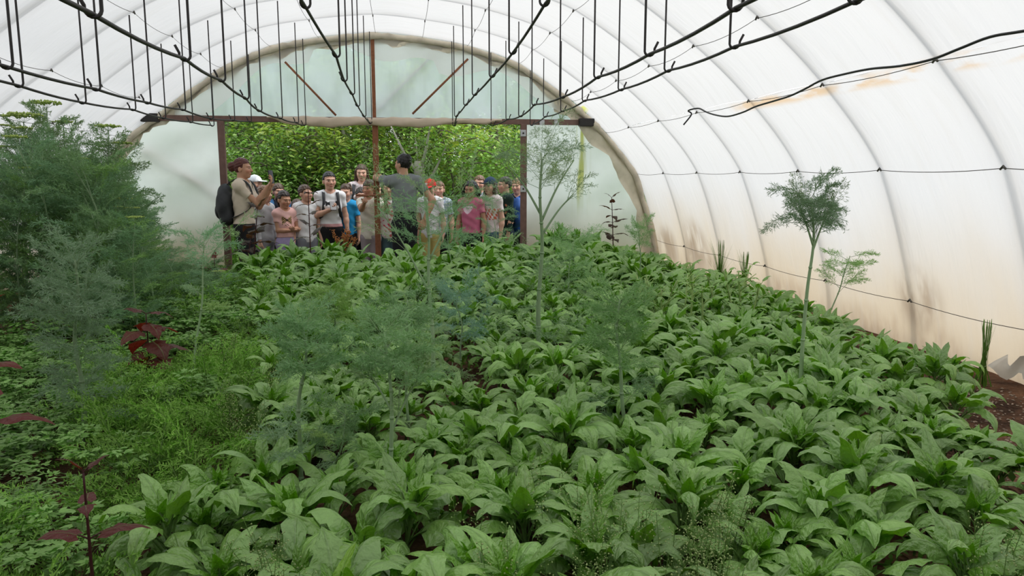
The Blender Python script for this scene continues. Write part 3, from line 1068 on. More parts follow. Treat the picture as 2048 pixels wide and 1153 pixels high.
# ------------------------------------------------------------------ dill and other feathery plants
class Threads:
    """collects fine leaf segments and turns them into slim lens-shaped blades"""

    def __init__(self):
        self.a, self.b, self.w, self.c = [], [], [], []

    def add(self, p0, p1, w, c=(1, 1, 1)):
        self.a.append(p0); self.b.append(p1); self.w.append(w); self.c.append(c)

    def flush(self, mb, rng, mi=0, flat=0.0):
        if not self.a:
            return
        A, B, W, C = np.array(self.a), np.array(self.b), np.array(self.w)[:, None], np.array(self.c)
        D = B - A
        R = rng.randn(len(A), 3)
        R[:, 2] *= (1 - flat)
        S = np.cross(D, R); 
        if flat > 0:
            S2 = np.cross(D, np.array([0, 0, 1.0]) + 0.5 * rng.randn(len(A), 3))
            S = S2
        S /= np.maximum(np.linalg.norm(S, axis=1, keepdims=True), 1e-9)
        M = A + D * 0.45
        V = np.stack([A, M + S * W, B, M - S * W], 1).reshape(-1, 3)
        F = np.arange(len(A) * 4).reshape(-1, 4)
        mb.add(V, F, col=np.repeat(C, 4, axis=0), mi=mi)


def rand_perp(d, rng):
    r = rng.randn(3)
    r -= d * np.dot(r, d)
    return r / max(np.linalg.norm(r), 1e-9)


def frond(th, stems, o, d, L, rng, pairs=7, sub=4, droop=0.5, w=0.0011, seg=0.022, width=0.45, stem_r=0.0016, forks=True, tint=(1, 1, 1), bare=0.22, upturn=0.0):
    """a twice-divided feathery leaf"""
    d = np.asarray(d, float) / np.linalg.norm(d)
    n = 9
    P = [np.asarray(o, float)]
    dd = d.copy()
    for i in range(n):
        dd = dd + np.array([0, 0, -droop * 0.22 * (i / n) * (1.2 if i > 3 else 0.6) + upturn * 0.1])
        dd /= np.linalg.norm(dd)
        P.append(P[-1] + dd * L / n)
    P = np.array(P)
    add_tube(stems, P, np.linspace(stem_r, stem_r * 0.4, len(P)), 3, False)
    side0 = np.cross(d, np.array([0, 0, 1.0]))
    if np.linalg.norm(side0) < 0.1:
        side0 = rand_perp(d, rng)
    side0 /= np.linalg.norm(side0)
    up0 = np.cross(side0, d)
    roll = rng.uniform(-0.5, 0.5)
    side = side0 * cos(roll) + up0 * sin(roll)
    for k in range(pairs):
        t = bare + (1 - bare) * (k + 0.3) / pairs
        x = t * n; i0 = min(int(x), n - 1)
        q = P[i0] + (P[i0 + 1] - P[i0]) * (x - i0)
        ax = P[i0 + 1] - P[i0]; ax /= np.linalg.norm(ax)
        pl = L * width * (1 - 0.72 * t) * rng.uniform(0.8, 1.15)
        for s in (-1, 1):
            pd = ax * rng.uniform(0.45, 0.8) + s * side * rng.uniform(0.7, 1.0) + 0.35 * rand_perp(ax, rng)
            pd /= np.linalg.norm(pd)
            e = q + pd * pl + np.array([0, 0, -droop * pl * 0.15])
            th.add(q, e, w * 1.1, tint)
            for m in range(sub):
                u = (m + 0.7) / sub
                b = q + (e - q) * u
                for s2 in (-1, 1):
                    vd = pd * rng.uniform(0.5, 1.0) + s2 * np.cross(pd, up0) * rng.uniform(0.5, 1.0) + 0.5 * rand_perp(pd, rng)
                    vd /= np.linalg.norm(vd)
                    sl = min(seg, pl * 0.6) * rng.uniform(0.7, 1.25)
                    c = b + vd * sl
                    th.add(b, c, w, tint)
                    if forks:
                        vd2 = vd * 0.8 + 0.7 * rand_perp(vd, rng)
                        th.add(b + (c - b) * 0.45, b + (c - b) * 0.45 + vd2 / np.linalg.norm(vd2) * sl * 0.65, w, tint)
    th.add(P[-2], P[-1] + (P[-1] - P[-2]) * 0.6, w, tint)


def umbel(mb, st, o, r, rng):
    """flat flower head: rays ending in little clusters of yellow-green dots"""
    o = np.asarray(o, float)
    n = 16
    for k in range(n):
        a = k * 2.4; q = math.sqrt((k + 0.5) / n)
        e = o + np.array([cos(a) * r * q, sin(a) * r * q, r * (0.55 - 0.12 * q)])
        add_tube(st, [o, (o + e) / 2 + (0, 0, r * 0.02), e], 0.0009, 3, False)
        for m in range(7):
            c = e + rng.uniform(-1, 1, 3) * np.array([0.2, 0.2, 0.08]) * r
            s = r * 0.095
            V = c + s * np.array([[1, 0, 0], [0, 1, 0], [-1, 0, 0], [0, -1, 0], [0, 0, 0.9], [0, 0, -0.9]])
            mb.add(V, [[0, 1, 4], [1, 2, 4], [2, 3, 4], [3, 0, 4], [1, 0, 5], [2, 1, 5], [3, 2, 5], [0, 3, 5]])


BLUE = (1.0, 1.05, 1.15)
GREEN = (1.05, 1.1, 0.75)


def dill_parts(seed, path, r0, fronds, umbels=(), w=0.00125, branches=(), bud=None):
    """path: points of the main stem; fronds: (t on stem, azimuth, elevation, length, droop, tint)"""
    rng = np.random.RandomState(seed)
    P = spline(path, 6)
    st, fs, th, um = MB(), MB(), Threads(), MB()
    add_tube(st, P, np.linspace(r0, r0 * 0.35, len(P)), 7)
    def on(t):
        x = t * (len(P) - 1); i = min(int(x), len(P) - 2)
        return P[i] + (P[i + 1] - P[i]) * (x - i)
    for t in np.linspace(0.18, 0.9, 6):             # joints on the stem
        c = on(t); rr = r0 * (1 - 0.65 * t) * 1.35
        add_tube(st, [c - (0, 0, 0.006), c, c + (0, 0, 0.006)], [rr * 0.8, rr, rr * 0.8], 7)
    fol = MB()
    for (t, az, el, L, dr, tint) in fronds:
        kw = {}
        frond(th, fs, on(t), dirv(az, el), L, rng, pairs=9, sub=5, droop=dr, w=w, tint=tint, seg=0.03)
    for (p, az, el, L, k) in branches:
        o = on(p)
        e = o + dirv(az, el) * L
        m = (o + e) / 2 + (0, 0, 0.06 * L)
        B = spline([o, m, e], 5)
        add_tube(st, B, np.linspace(r0 * 0.5, r0 * 0.2, len(B)), 5)
        for q in range(k):
            frond(th, fs, B[-1 - q * 2] if q * 2 < len(B) else B[-1], dirv(az + rng.uniform(-1.3, 1.3), el + rng.uniform(-0.5, 0.5)), L * rng.uniform(0.5, 0.8), rng, pairs=6, sub=4, droop=0.7, w=w, tint=(1, 1, 1), seg=0.026)
    th.flush(fol, rng)
    fol.merge(fs)
    for (dx, dy, dz, r) in umbels:
        o = on(1.0) + np.array([dx, dy, dz])
        if dz > 0:
            add_tube(st, spline([on(0.82), (on(0.82) + o) / 2 + (dx * 0.3, dy * 0.3, 0), o], 4), r0 * 0.28, 4)
        umbel(um, st, o, r, rng)
    return st, fol, um


def make_dill(seed, base, label, group=None, name='dill_plant', rz=0.0, **kw):
    o = empty(name, base, rz)
    st, fol, um = dill_parts(seed, **kw)
    st.build('stem', M_DSTEM, o)
    fol.build('fronds', M_DILL, o)
    if um.n:
        um.build('umbel', M_UMBEL, o)
    tag(o, label, 'dill', group)
    return o


def gz(x, y):
    return float(ground_z(x, y))


def spot(px, py, z):
    """a place on the ground below the point seen at a pixel at height z"""
    p = atz(px, py, z)
    return np.array([p[0], p[1], gz(p[0], p[1])])


def crown(rng, t0, t1, n, L, el=(0.2, 1.1), droop=(0.5, 1.0), tint=None):
    out = []
    for k in range(n):
        t = t0 + (t1 - t0) * (k + 0.5) / n
        c = tint or [(1, 1, 1), BLUE, GREEN, (0.95, 1, 1.15)][rng.randint(4)]
        out.append((min(t, 1.0), k * 2.4 + rng.uniform(-0.4, 0.4), rng.uniform(*el), L * rng.uniform(0.75, 1.15), rng.uniform(*droop), c))
    return out


# single dill plants among the spinach: pixel of the stem foot, height of that point, pixel of the top
R_ = np.random.RandomState
def stemmed(seed, foot, zfoot, top, label, r0=0.010, kink=0.02, **kw):
    b = spot(foot[0], foot[1], zfoot)
    t = at(top[0], top[1], b[1])
    h = t[2] - b[2]
    rr = R_(seed)
    path = [(0, 0, -0.02)] + [((t[0] - b[0]) * q + rr.uniform(-kink, kink), rr.uniform(-kink, kink), h * q) for q in (0.3, 0.6, 0.82)] + [(t[0] - b[0], 0, h)]
    return make_dill(seed, b, label, path=path, r0=r0, **kw)

PPL = 1 / 1500.0
r = R_(3)
stemmed(31, (1080, 640), 0.62, (1084, 318), 'tall dill with a thick pale stem and drooping feathery top before the right doorpost', r0=0.016,
        fronds=crown(r, 0.78, 1.0, 12, 0.34, (0.3, 1.25), (0.9, 1.5)) + crown(r, 0.08, 0.42, 13, 0.40, (-0.1, 0.7), (0.3, 0.8), (0.95, 1.05, 1.05)),
        branches=[(0.62, 0.4, 1.0, 0.42, 4), (0.66, 2.6, 0.95, 0.34, 3), (0.55, 0.1, 0.9, 0.30, 3)])
stemmed(32, (862, 690), 0.60, (852, 395), 'slender dill with a bare forked stem in front of the person in the grey t-shirt', r0=0.012,
        fronds=crown(r, 0.60, 0.98, 9, 0.32, (0.2, 1.0), (0.6, 1.1), (0.75, 0.95, 0.95)) + crown(r, 0.10, 0.3, 4, 0.25, (0.0, 0.6)),
        branches=[(0.45, 3.0, 1.05, 0.50, 4), (0.6, 0.3, 1.0, 0.4, 3), (0.72, 1.8, 1.2, 0.3, 3)])
stemmed(33, (1608, 730), 0.60, (1622, 395), 'dill with a tall bare stem and round drooping crown before the right film wall', r0=0.011,
        fronds=crown(r, 0.72, 1.0, 19, 0.21, (0.1, 1.35), (1.0, 1.8), (0.85, 0.92, 1.05)),
        branches=[(0.70, 0.2, 1.15, 0.20, 3), (0.72, 3.3, 1.1, 0.2, 3)])
stemmed(34, (1265, 790), 0.55, (1240, 600), 'bushy dill standing in the middle of the right bed', r0=0.010,
        fronds=crown(r, 0.45, 1.0, 26, 0.19, (-0.1, 1.2), (0.2, 0.8), (0.9, 1.12, 0.85)) + crown(r, 0.05, 0.4, 6, 0.2, (0.0, 0.7), tint=(0.8, 0.95, 0.9)))
stemmed(35, (597, 920), 0.50, (606, 650), 'dill with a mop-like crown on a straight stem at the left edge of the spinach', r0=0.009,
        fronds=crown(r, 0.62, 1.0, 22, 0.165, (-0.1, 1.1), (0.2, 0.7), (0.88, 1.05, 1.0)) + crown(r, 0.2, 0.45, 8, 0.15, (0.0, 0.6), (0.8, 1.3)))
stemmed(36, (776, 920), 0.52, (768, 665), 'dill on a pale forked stem in the middle of the left bed', r0=0.009,
        fronds=crown(r, 0.62, 1.0, 17, 0.16, (0.0, 1.1), (0.2, 0.8), (0.88, 1.05, 0.95)),
        branches=[(0.40, 0.3, 1.05, 0.22, 5), (0.5, 2.8, 1.0, 0.14, 3)])
stemmed(37, (158, 860), 0.42, (150, 520), 'big blue-green dill bush standing alone at the left before the thicket', r0=0.011,
        fronds=crown(r, 0.18, 1.0, 44, 0.20, (-0.2, 1.1), (0.2, 0.7), (0.95, 1.0, 1.2)))
stemmed(38, (380, 750), 0.42, (408, 480), 'thin dill stalk with a sparse tuft leaning over the left path', r0=0.007, kink=0.015,
        fronds=crown(r, 0.82, 1.0, 6, 0.20, (0.0, 1.0), (0.6, 1.2), (0.8, 1, 1.1)) + crown(r, 0.4, 0.6, 2, 0.15, (0.3, 0.9)),
        branches=[(0.75, 0.2, 0.9, 0.25, 2)])
stemmed(39, (1279, 545), 0.60, (1278, 458), 'small feathery dill by the far right corner of the end wall', r0=0.007,
        fronds=crown(r, 0.5, 1.0, 12, 0.22, (0.2, 1.3), (0.4, 1.0), (0.95, 1.1, 0.95)))
stemmed(40, (1640, 600), 0.62, (1700, 512), 'dill sprig leaning towards the right film wall behind the tall crowned dill', r0=0.006,
        fronds=crown(r, 0.45, 1.0, 11, 0.2, (0.0, 0.9), (0.3, 0.8), (1.0, 1.2, 0.8)))
stemmed(41, (925, 660), 0.58, (918, 580), 'low blue-green dill beside the forked dill stem', r0=0.006,
        fronds=crown(r, 0.3, 1.0, 18, 0.22, (0.0, 1.0), (0.3, 0.9), (0.75, 0.9, 1.3)))
stemmed(42, (668, 640), 0.58, (664, 585), 'low bright green dill at the left edge of the far bed', r0=0.006,
        fronds=crown(r, 0.3, 1.0, 18, 0.2, (0.1, 1.1), (0.3, 0.9), (1.1, 1.25, 0.7)))
stemmed(43, (822, 790), 0.55, (815, 600), 'loose dill with pale green fronds behind the forked pale stem', r0=0.007,
        fronds=crown(r, 0.4, 1.0, 20, 0.2, (-0.1, 1.1), (0.3, 0.8), (0.85, 1.0, 0.95)))
stemmed(44, (1000, 500), 0.62, (985, 400), 'wispy dill growing in front of the girl in the pink t-shirt', r0=0.006,
        fronds=crown(r, 0.3, 1.0, 12, 0.34, (0.2, 1.2), (0.3, 0.8), (0.8, 0.95, 1.0)))
stemmed(45, (1125, 560), 0.60, (1150, 470), 'dense low dill at the foot of the tall dill by the right doorpost', r0=0.006,
        fronds=crown(r, 0.2, 1.0, 22, 0.30, (0.0, 1.1), (0.3, 0.8), (0.85, 1.0, 0.9)))
stemmed(46, (905, 520), 0.62, (895, 440), 'dill with thin fronds before the child in the red cap', r0=0.006,
        fronds=crown(r, 0.3, 1.0, 11, 0.32, (0.2, 1.2), (0.3, 0.8), (0.8, 0.95, 1.0)))
stemmed(47, (650, 900), 0.5, (690, 830), 'low dill tuft between the two mop-headed dill stems', r0=0.005,
        fronds=crown(r, 0.3, 1.0, 10, 0.14, (0.1, 1.1), (0.3, 0.8), (0.85, 1.0, 0.9)))

# the thicket at the left wall
th_protos = []
for k in range(6):
    rr = R_(70 + k)
    H = [1.55, 1.7, 1.45, 1.6, 1.35, 1.5][k]
    path = [(0, 0, -0.02), (rr.uniform(-.05, .05), rr.uniform(-.05, .05), H * 0.35), (rr.uniform(-.09, .09), rr.uniform(-.09, .09), H * 0.7), (rr.uniform(-.12, .12), rr.uniform(-.1, .1), H)]
    ums = [(0, 0, 0.03, 0.075)] if k in (0, 1, 3) else []
    if k == 1:
        ums.append((0.12, 0.05, 0.06, 0.05))
    st, fol, um = dill_parts(80 + k, path, 0.010, crown(rr, 0.08, 0.92, 38, 0.36, (0.35, 1.15), (0.3, 0.8)), ums, w=0.0023,
                             branches=[(0.6, rr.uniform(0, 6), 1.1, 0.4, 3), (0.75, rr.uniform(0, 6), 1.1, 0.35, 2)])
    th_protos.append((st.mesh('dill_stem', [M_DSTEM]), fol.mesh('dill_fronds', [M_DILLD]), um.mesh('dill_umbel', [M_UMBEL]) if um.n else None, H))
# outline of the thicket in the photograph: px of the stand -> py of its top
OUT_X = [-160, 0, 40, 90, 150, 215, 260, 300, 335, 375]
OUT_Y = [250, 250, 262, 200, 258, 248, 330, 385, 455, 520]
rr = R_(9)
n_th = 0
for k, (px, py, Y, r, where) in enumerate(((92, 204, 6.1, 0.10, 'highest in the thicket'), (46, 232, 5.9, 0.12, 'widest and leftmost'), (126, 239, 6.2, 0.07, 'just right of the highest one'), (216, 250, 6.5, 0.09, 'alone on the right slope of the thicket'), (243, 283, 6.6, 0.08, 'lowest on the right of the thicket'))):
    p = at(px, py, Y); g = gz(p[0], Y)
    rr_ = R_(90 + k)
    H = p[2] - g - 0.05
    make_dill(90 + k, (p[0], Y, g), 'dill carrying a flat yellow-green flower head, ' + where, path=[(0, 0, -0.02), (0.03, 0, H * 0.4), (-0.02, 0.02, H * 0.75), (0, 0, H)], r0=0.011,
              fronds=crown(rr_, 0.3, 0.92, 18, 0.26, (0.5, 1.2), (0.3, 0.7), (0.75, 0.8, 0.7)), umbels=[(0, 0, 0.0, r)], w=0.0024)
for row, yb in enumerate([5.2, 5.7, 6.2, 6.7, 7.2, 7.7]):
    for px in np.arange(-180, 395, 52):
        px2 = px + rr.uniform(-20, 20) + (26 if row % 2 else 0)
        Y = yb + rr.uniform(-0.2, 0.2)
        p = at(px2, 560, Y)
        if p[0] < -2.8:
            continue
        if row < 2 and px2 > 300:
            continue
        top = at(px2, np.interp(px2, OUT_X, OUT_Y), Y)[2] + rr.uniform(-0.42, -0.12)
        g = gz(p[0], Y)
        v = rr.randint(6)
        zt = max(0.35, top - g)
        zt = min(zt, arch_z(p[0] - 0.15) - g - 0.3 if p[0] < -2.3 else 9)
        s = zt / th_protos[v][3] / 1.03
        o = empty('dill_plant', (p[0], Y, g), rr.uniform(0, 6.28))
        o.scale = (max(s, 0.75), max(s, 0.75), s)
        link('stem', th_protos[v][0], o); link('fronds', th_protos[v][1], o)
        if th_protos[v][2]:
            link('umbel', th_protos[v][2], o)
        if row >= 4:
            lab = 'dill plant in the back of the tall thicket by the left film wall'
        elif px2 > 230:
            lab = 'dill plant on the right flank of the tall thicket by the left wall'
        else:
            lab = 'dill plant in the front of the tall thicket by the left film wall'
        tag(o, lab, 'dill', lab.replace('dill plant ', 'dill '))
        n_th += 1
print('thicket', n_th)

# ------------------------------------------------------------------ feathery ground plants and parsley on the left
def carrot_geo(seed, n=12, L=0.26):
    rng = R_(seed); th, fs, fol = Threads(), MB(), MB()
    for k in range(n):
        az = k * 2.4 + rng.uniform(-.3, .3)
        g = rng.uniform(0.85, 1.2)
        frond(th, fs, (0.01 * cos(az), 0.01 * sin(az), 0), dirv(az, rng.uniform(0.5, 1.3)), L * rng.uniform(0.7, 1.2), rng, pairs=9, sub=5, droop=0.9, w=0.0024, seg=0.017, width=0.5, stem_r=0.002, forks=False, tint=(g, g, g * 0.9), bare=0.3)
    th.flush(fol, rng, flat=0.6)
    return fol, fs


def parsley_geo(seed, n=16, L=0.2, w=0.0062):
    rng = R_(seed); th, fs, fol = Threads(), MB(), MB()
    for k in range(n):
        az = k * 2.4 + rng.uniform(-.3, .3); el = rng.uniform(0.55, 1.35)
        e = dirv(az, el) * L * rng.uniform(0.7, 1.2)
        add_tube(fs, spline([(0, 0, 0), e * 0.5 + (0, 0, 0.02), e], 3), 0.0016, 3, False)
        g = rng.uniform(0.8, 1.25)
        for q in range(7):
            a2 = az + [0, 1.0, -1.0, 2.0, -2.0, 0.5, -0.5][q] + rng.uniform(-.2, .2)
            b = e + np.array([cos(a2), sin(a2), rng.uniform(-.3, .3)]) * L * 0.12 * (q > 0)
            for s in (-1.1, -0.5, 0, 0.5, 1.1):
                l = L * 0.17 * (1 if s == 0 else 0.85 if abs(s) < 1 else 0.6)
                th.add(b, b + np.array([cos(a2 + s), sin(a2 + s), rng.uniform(-.35, .25)]) * l, w * L / 0.2, (g, g, g))
    th.flush(fol, rng, flat=0.6)
    return fol, fs


CAR = [tuple(m.mesh(nm, [mt]) for m, nm, mt in zip(carrot_geo(200 + k, 13, 0.27), ('feathery_leaves', 'leaf_stalks'), (M_FERN, M_STEM))) for k in range(4)]
PAR = [tuple(m.mesh(nm, [mt]) for m, nm, mt in zip(parsley_geo(220 + k, 22, 0.2), ('parsley_leaves', 'leaf_stalks'), (M_PARS, M_STEM))) for k in range(4)]
rr = R_(21)
nc = 0
yy = 1.15
while yy < 8.2:
    xx = -3.25
    while xx < left_edge(yy) + 0.05:
        x, y = xx + rr.uniform(-.08, .08), yy + rr.uniform(-.08, .08)
        xx += 0.2 if yy < 4.5 else 0.25
        v = np.array([x, y, 0.5]) - CAM
        zc = v @ FW; sx = 1024 + FPX * (v @ RT) / zc
        if sx < -160 or (yy > 5.2 and sx < 230):
            continue
        if rr.rand() < 0.06 or (abs(sx - 462) < 35 and 2.5 < y < 3.1):
            continue
        # feathery leaves near the camera and along the bed, parsley behind and on the far left
        f = sx > 200 and 2.3 < y < 4.6 and rr.rand() < 0.85
        f = f or (y < 2.3 and rr.rand() < 0.75)
        if y > 4.6:
            f = rr.rand() < (0.25 if sx < 430 else 0.55)
        P = CAR if f else PAR
        k = rr.randint(4)
        s = rr.uniform(0.8, 1.15) * (0.95 if y < 2.6 else 1.05 if y < 5 else 1.2)
        o = empty('feathery_herb' if f else 'parsley_plant', (x, y, gz(x, y)), rr.uniform(0, 6.28))
        o.scale = (s, s, s)
        link('leaves', P[k][0], o); link('stalks', P[k][1], o)
        where = 'in the bottom left corner' if y < 2.4 else 'left of the bed by the lone dill bush' if y < 4.6 else 'at the foot of the dill thicket'
        tag(o, ('bright green feathery-leaved herb ' if f else 'low parsley plant with small flat leaves ') + where, 'herb' if f else 'parsley',
            ('feathery herbs ' if f else 'parsley ') + where)
        nc += 1
    yy += 0.2 if yy < 4.5 else 0.27
print('low herbs', nc)

# ------------------------------------------------------------------ dark red orach plants
def make_orach(seed, base, H, label, pairs, L, mat=None, lean=(0, 0), stem_r=0.006, name='orach_plant', az0=None, first=0.35, wide=0.62, el=(15, 45), bnd=(30, 85)):
    rng = R_(seed)
    mat = mat or M_RED
    o = empty(name, base)
    st, fol = MB(), MB()
    path = spline([(0, 0, -0.02), (lean[0] * 0.4, lean[1] * 0.4, H * 0.5), (lean[0], lean[1], H)], 6)
    add_tube(st, path, np.linspace(stem_r, stem_r * 0.45, len(path)), 7)
    az = rng.uniform(0, 3) if az0 is None else az0
    for k in range(pairs):
        u = first + (1 - first) * k / max(pairs - 1, 1)
        x = u * (len(path) - 1); i = min(int(x), len(path) - 2)
        b = path[i] + (path[i + 1] - path[i]) * (x - i)
        l = L * (1.0 - 0.45 * (k / max(pairs - 1, 1)))
        for s in (0, pi):
            g = rng.uniform(0.8, 1.35)
            add_leaf(fol, b, az + s + rng.uniform(-.3, .3), radians(rng.uniform(*el) + 30 * (u > 0.9)), l * 0.25, l * rng.uniform(0.8, 1.1), l * wide, radians(rng.uniform(*bnd)), rng,
                     fold=0.2, ripple=0.12, twist=rng.uniform(-.4, .4), prof=ORACH_W, tint=(g, g * rng.uniform(0.8, 1.2), g), mi=0, stem_mi=1, pet_r=0.0022)
        az += pi / 2 + rng.uniform(-.3, .3)
    st.build('stem', M_REDSTEM, o)
    fol.build('leaves', [mat, M_REDSTEM], o)
    tag(o, label, 'orach')
    return o

b = spot(300, 740, 0.42); make_orach(301, b, at(300, 628, b[1])[2] - b[2], 'dark red orach with broad leaves beside the lone blue-green dill', 6, 0.20, first=0.45, az0=-0.9, wide=0.85, el=(-10, 25), bnd=(45, 85))
b = spot(180, 1100, 0.55); make_orach(302, b, at(183, 945, b[1])[2] - b[2], 'dark red orach seedling with two pairs of leaves at the bottom left', 3, 0.115, first=0.62, az0=0.15, stem_r=0.0055, wide=0.5)
b = at(-45, 800, 2.55); b[2] = gz(b[0], b[1]); make_orach(303, b, at(-40, 640, 2.55)[2] - b[2], 'dark red orach cut by the left edge of the picture', 5, 0.19, first=0.5, az0=0.1, stem_r=0.008)
for seed, px, pt, Y, lab, L in ((304, 505, 418, 8.2, 'dusky purple orach in front of the woman with the backpack', 0.26), (305, 488, 480, 8.0, 'shorter dusky orach at the feet of the woman with the backpack', 0.2)):
    b = at(px, 540, Y); b[2] = gz(b[0], b[1])
    make_orach(seed, b, at(px + 12, pt, Y)[2] - b[2], lab, 6, L, M_DUSK, stem_r=0.009, first=0.45, lean=(0.08, 0))
b = at(430, 545, 7.4); b[2] = gz(b[0], b[1]); make_orach(306, b, at(430, 518, 7.4)[2] - b[2], 'low red orach by the left door post', 2, 0.16, first=0.7, az0=0.1)
b = at(620, 480, 8.15); b[2] = gz(b[0], b[1]); make_orach(307, b, at(618, 368, 8.15)[2] - b[2], 'tall thin dark orach in front of the boy in the white t-shirt', 6, 0.21, M_DUSK, stem_r=0.008, first=0.48, wide=0.4)
b = at(1228, 500, 8.5); b[2] = gz(b[0], 8.3); make_orach(308, b, at(1218, 396, 8.5)[2] - b[2], 'nearly black orach against the right end panel', 9, 0.20, M_DUSK, stem_r=0.008, first=0.36, lean=(-0.04, 0), wide=0.5, az0=0.1)
b = at(1020, 520, 8.0); b[2] = gz(b[0], b[1])

# rust-coloured seed head in front of the woman in the white t-shirt
b = at(682, 490, 8.45); b[2] = gz(b[0], b[1])
rr = R_(44)
o = empty('seed_head', b)
st, sd = MB(), MB()
for k in range(14):
    e = np.array([rr.uniform(-.16, .18), rr.uniform(-.05, .05), at(0, 470 + rr.uniform(-8, 18), 8.45)[2] - b[2]])
    p = spline([(0, 0, 0), (e[0] * .3, 0, e[2] * .6), e], 5)
    add_tube(st, p, 0.003, 4)
    for q in range(46):
        u = rr.uniform(0.62, 1.03)
        x = min(u, 0.999) * (len(p) - 1); i0 = min(int(x), len(p) - 2)
        c = p[i0] + (p[i0 + 1] - p[i0]) * (x - i0) + rr.randn(3) * 0.012
        s = rr.uniform(0.004, 0.008)
        V = c + s * np.array([[1, 0, 0], [0, 1, 0], [-1, 0, 0], [0, -1, 0], [0, 0, 1.2], [0, 0, -1.2]])
        sd.add(V, [[0, 1, 4], [1, 2, 4], [2, 3, 4], [3, 0, 4], [1, 0, 5], [2, 1, 5], [3, 2, 5], [0, 3, 5]])
st.build('stalks', M_RUSTSEED, o); sd.build('seeds', M_RUSTSEED, o)
tag(o, 'rust-brown dried seed head before the woman in the white t-shirt', 'seed head')

# ------------------------------------------------------------------ flowering weeds with tiny pods in the foreground
def weed_geo(seed, H):
    rng = R_(seed); st, pod = MB(), MB()
    fol = MB(); th = Threads()
    for k in range(4):
        az = rng.uniform(0, 6.28); lean = rng.uniform(0.05, 0.25)
        e = np.array([cos(az) * lean * H, sin(az) * lean * H, H * rng.uniform(0.75, 1.05)])
        p = spline([(0, 0, 0), e * 0.5 + rng.randn(3) * 0.012, e], 6)
        add_tube(st, p, np.linspace(0.0015, 0.0008, len(p)), 3, False)
        for q in range(22):
            u = 0.45 + 0.55 * q / 22
            x = u * (len(p) - 1) * 0.999; i0 = int(x)
            b0 = p[i0] + (p[i0 + 1] - p[i0]) * (x - i0)
            a2 = q * 2.4
            c = b0 + np.array([cos(a2), sin(a2), 0.55]) * 0.020 * (1.25 - 0.6 * u)
            add_tube(st, [b0, c], 0.0006, 3, False)
            s = 0.0025
            V = c + s * np.array([[1, 0, 0], [0, 1, 0], [-1, 0, 0], [0, -1, 0], [0, 0, 1.4], [0, 0, -1.4]])
            pod.add(V, [[0, 1, 4], [1, 2, 4], [2, 3, 4], [3, 0, 4], [1, 0, 5], [2, 1, 5], [3, 2, 5], [0, 3, 5]])
        for q in range(10):
            u = q / 10 * 0.6
            x = u * (len(p) - 1); i0 = int(x)
            a2 = rng.uniform(0, 6.28)
            th.add(p[i0], p[i0] + np.array([cos(a2), sin(a2), rng.uniform(0, 0.6)]) * 0.028, 0.0045)
    th.flush(fol, rng, flat=0.5)
    st.f, pod.f = st.f, pod.f
    pod.mi = [m + 1 for m in pod.mi]
    st.merge(pod)
    return st, fol

WEEDS = [tuple(m.mesh(nm, mt) for m, nm, mt in zip(weed_geo(400 + k, 0.34 + 0.03 * k), ('weed_stalks', 'weed_leaves'), ([M_WEED, M_POD], [M_WEED]))) for k in range(4)]
rr = R_(23)
wp = []
for k in range(20):
    wp.append((rr.uniform(1130, 1480), rr.uniform(960, 1150), 'bottom middle right'))
for k in range(5):
    wp.append((rr.uniform(500, 600), rr.uniform(1020, 1150), 'bottom left centre'))
for k in range(3):
    wp.append((rr.uniform(1960, 2040), rr.uniform(1020, 1140), 'bottom right corner'))
for k in range(4):
    wp.append((rr.uniform(900, 1120), rr.uniform(930, 1130), 'bottom centre'))
for k in range(8):
    wp.append((rr.uniform(440, 560), rr.uniform(690, 830), 'left edge of the bed'))
for px, py, where in wp:
    b = spot(px, py, 0.60)
    o = empty('flowering_weed', b, rr.uniform(0, 6.28))
    k = rr.randint(4)
    o.scale = (1, 1, rr.uniform(0.75, 1.02))
    for me, nm in zip(WEEDS[k], ('flower_stalks', 'leaves')):
        link(nm, me, o)
    lab = {'bottom middle right': 'thin weed with tiny pale pods among the spinach in the bottom middle right', 'bottom left centre': 'thin weed with tiny pale pods beside the bright folded spinach leaf at the bottom',
           'bottom right corner': 'thin weed with tiny pale pods in the bottom right corner', 'bottom centre': 'thin weed with tiny pale pods at the bottom centre of the bed', 'left edge of the bed': 'thin weed along the left edge of the spinach bed'}[where]
    tag(o, lab, 'weed', 'weeds, ' + where)

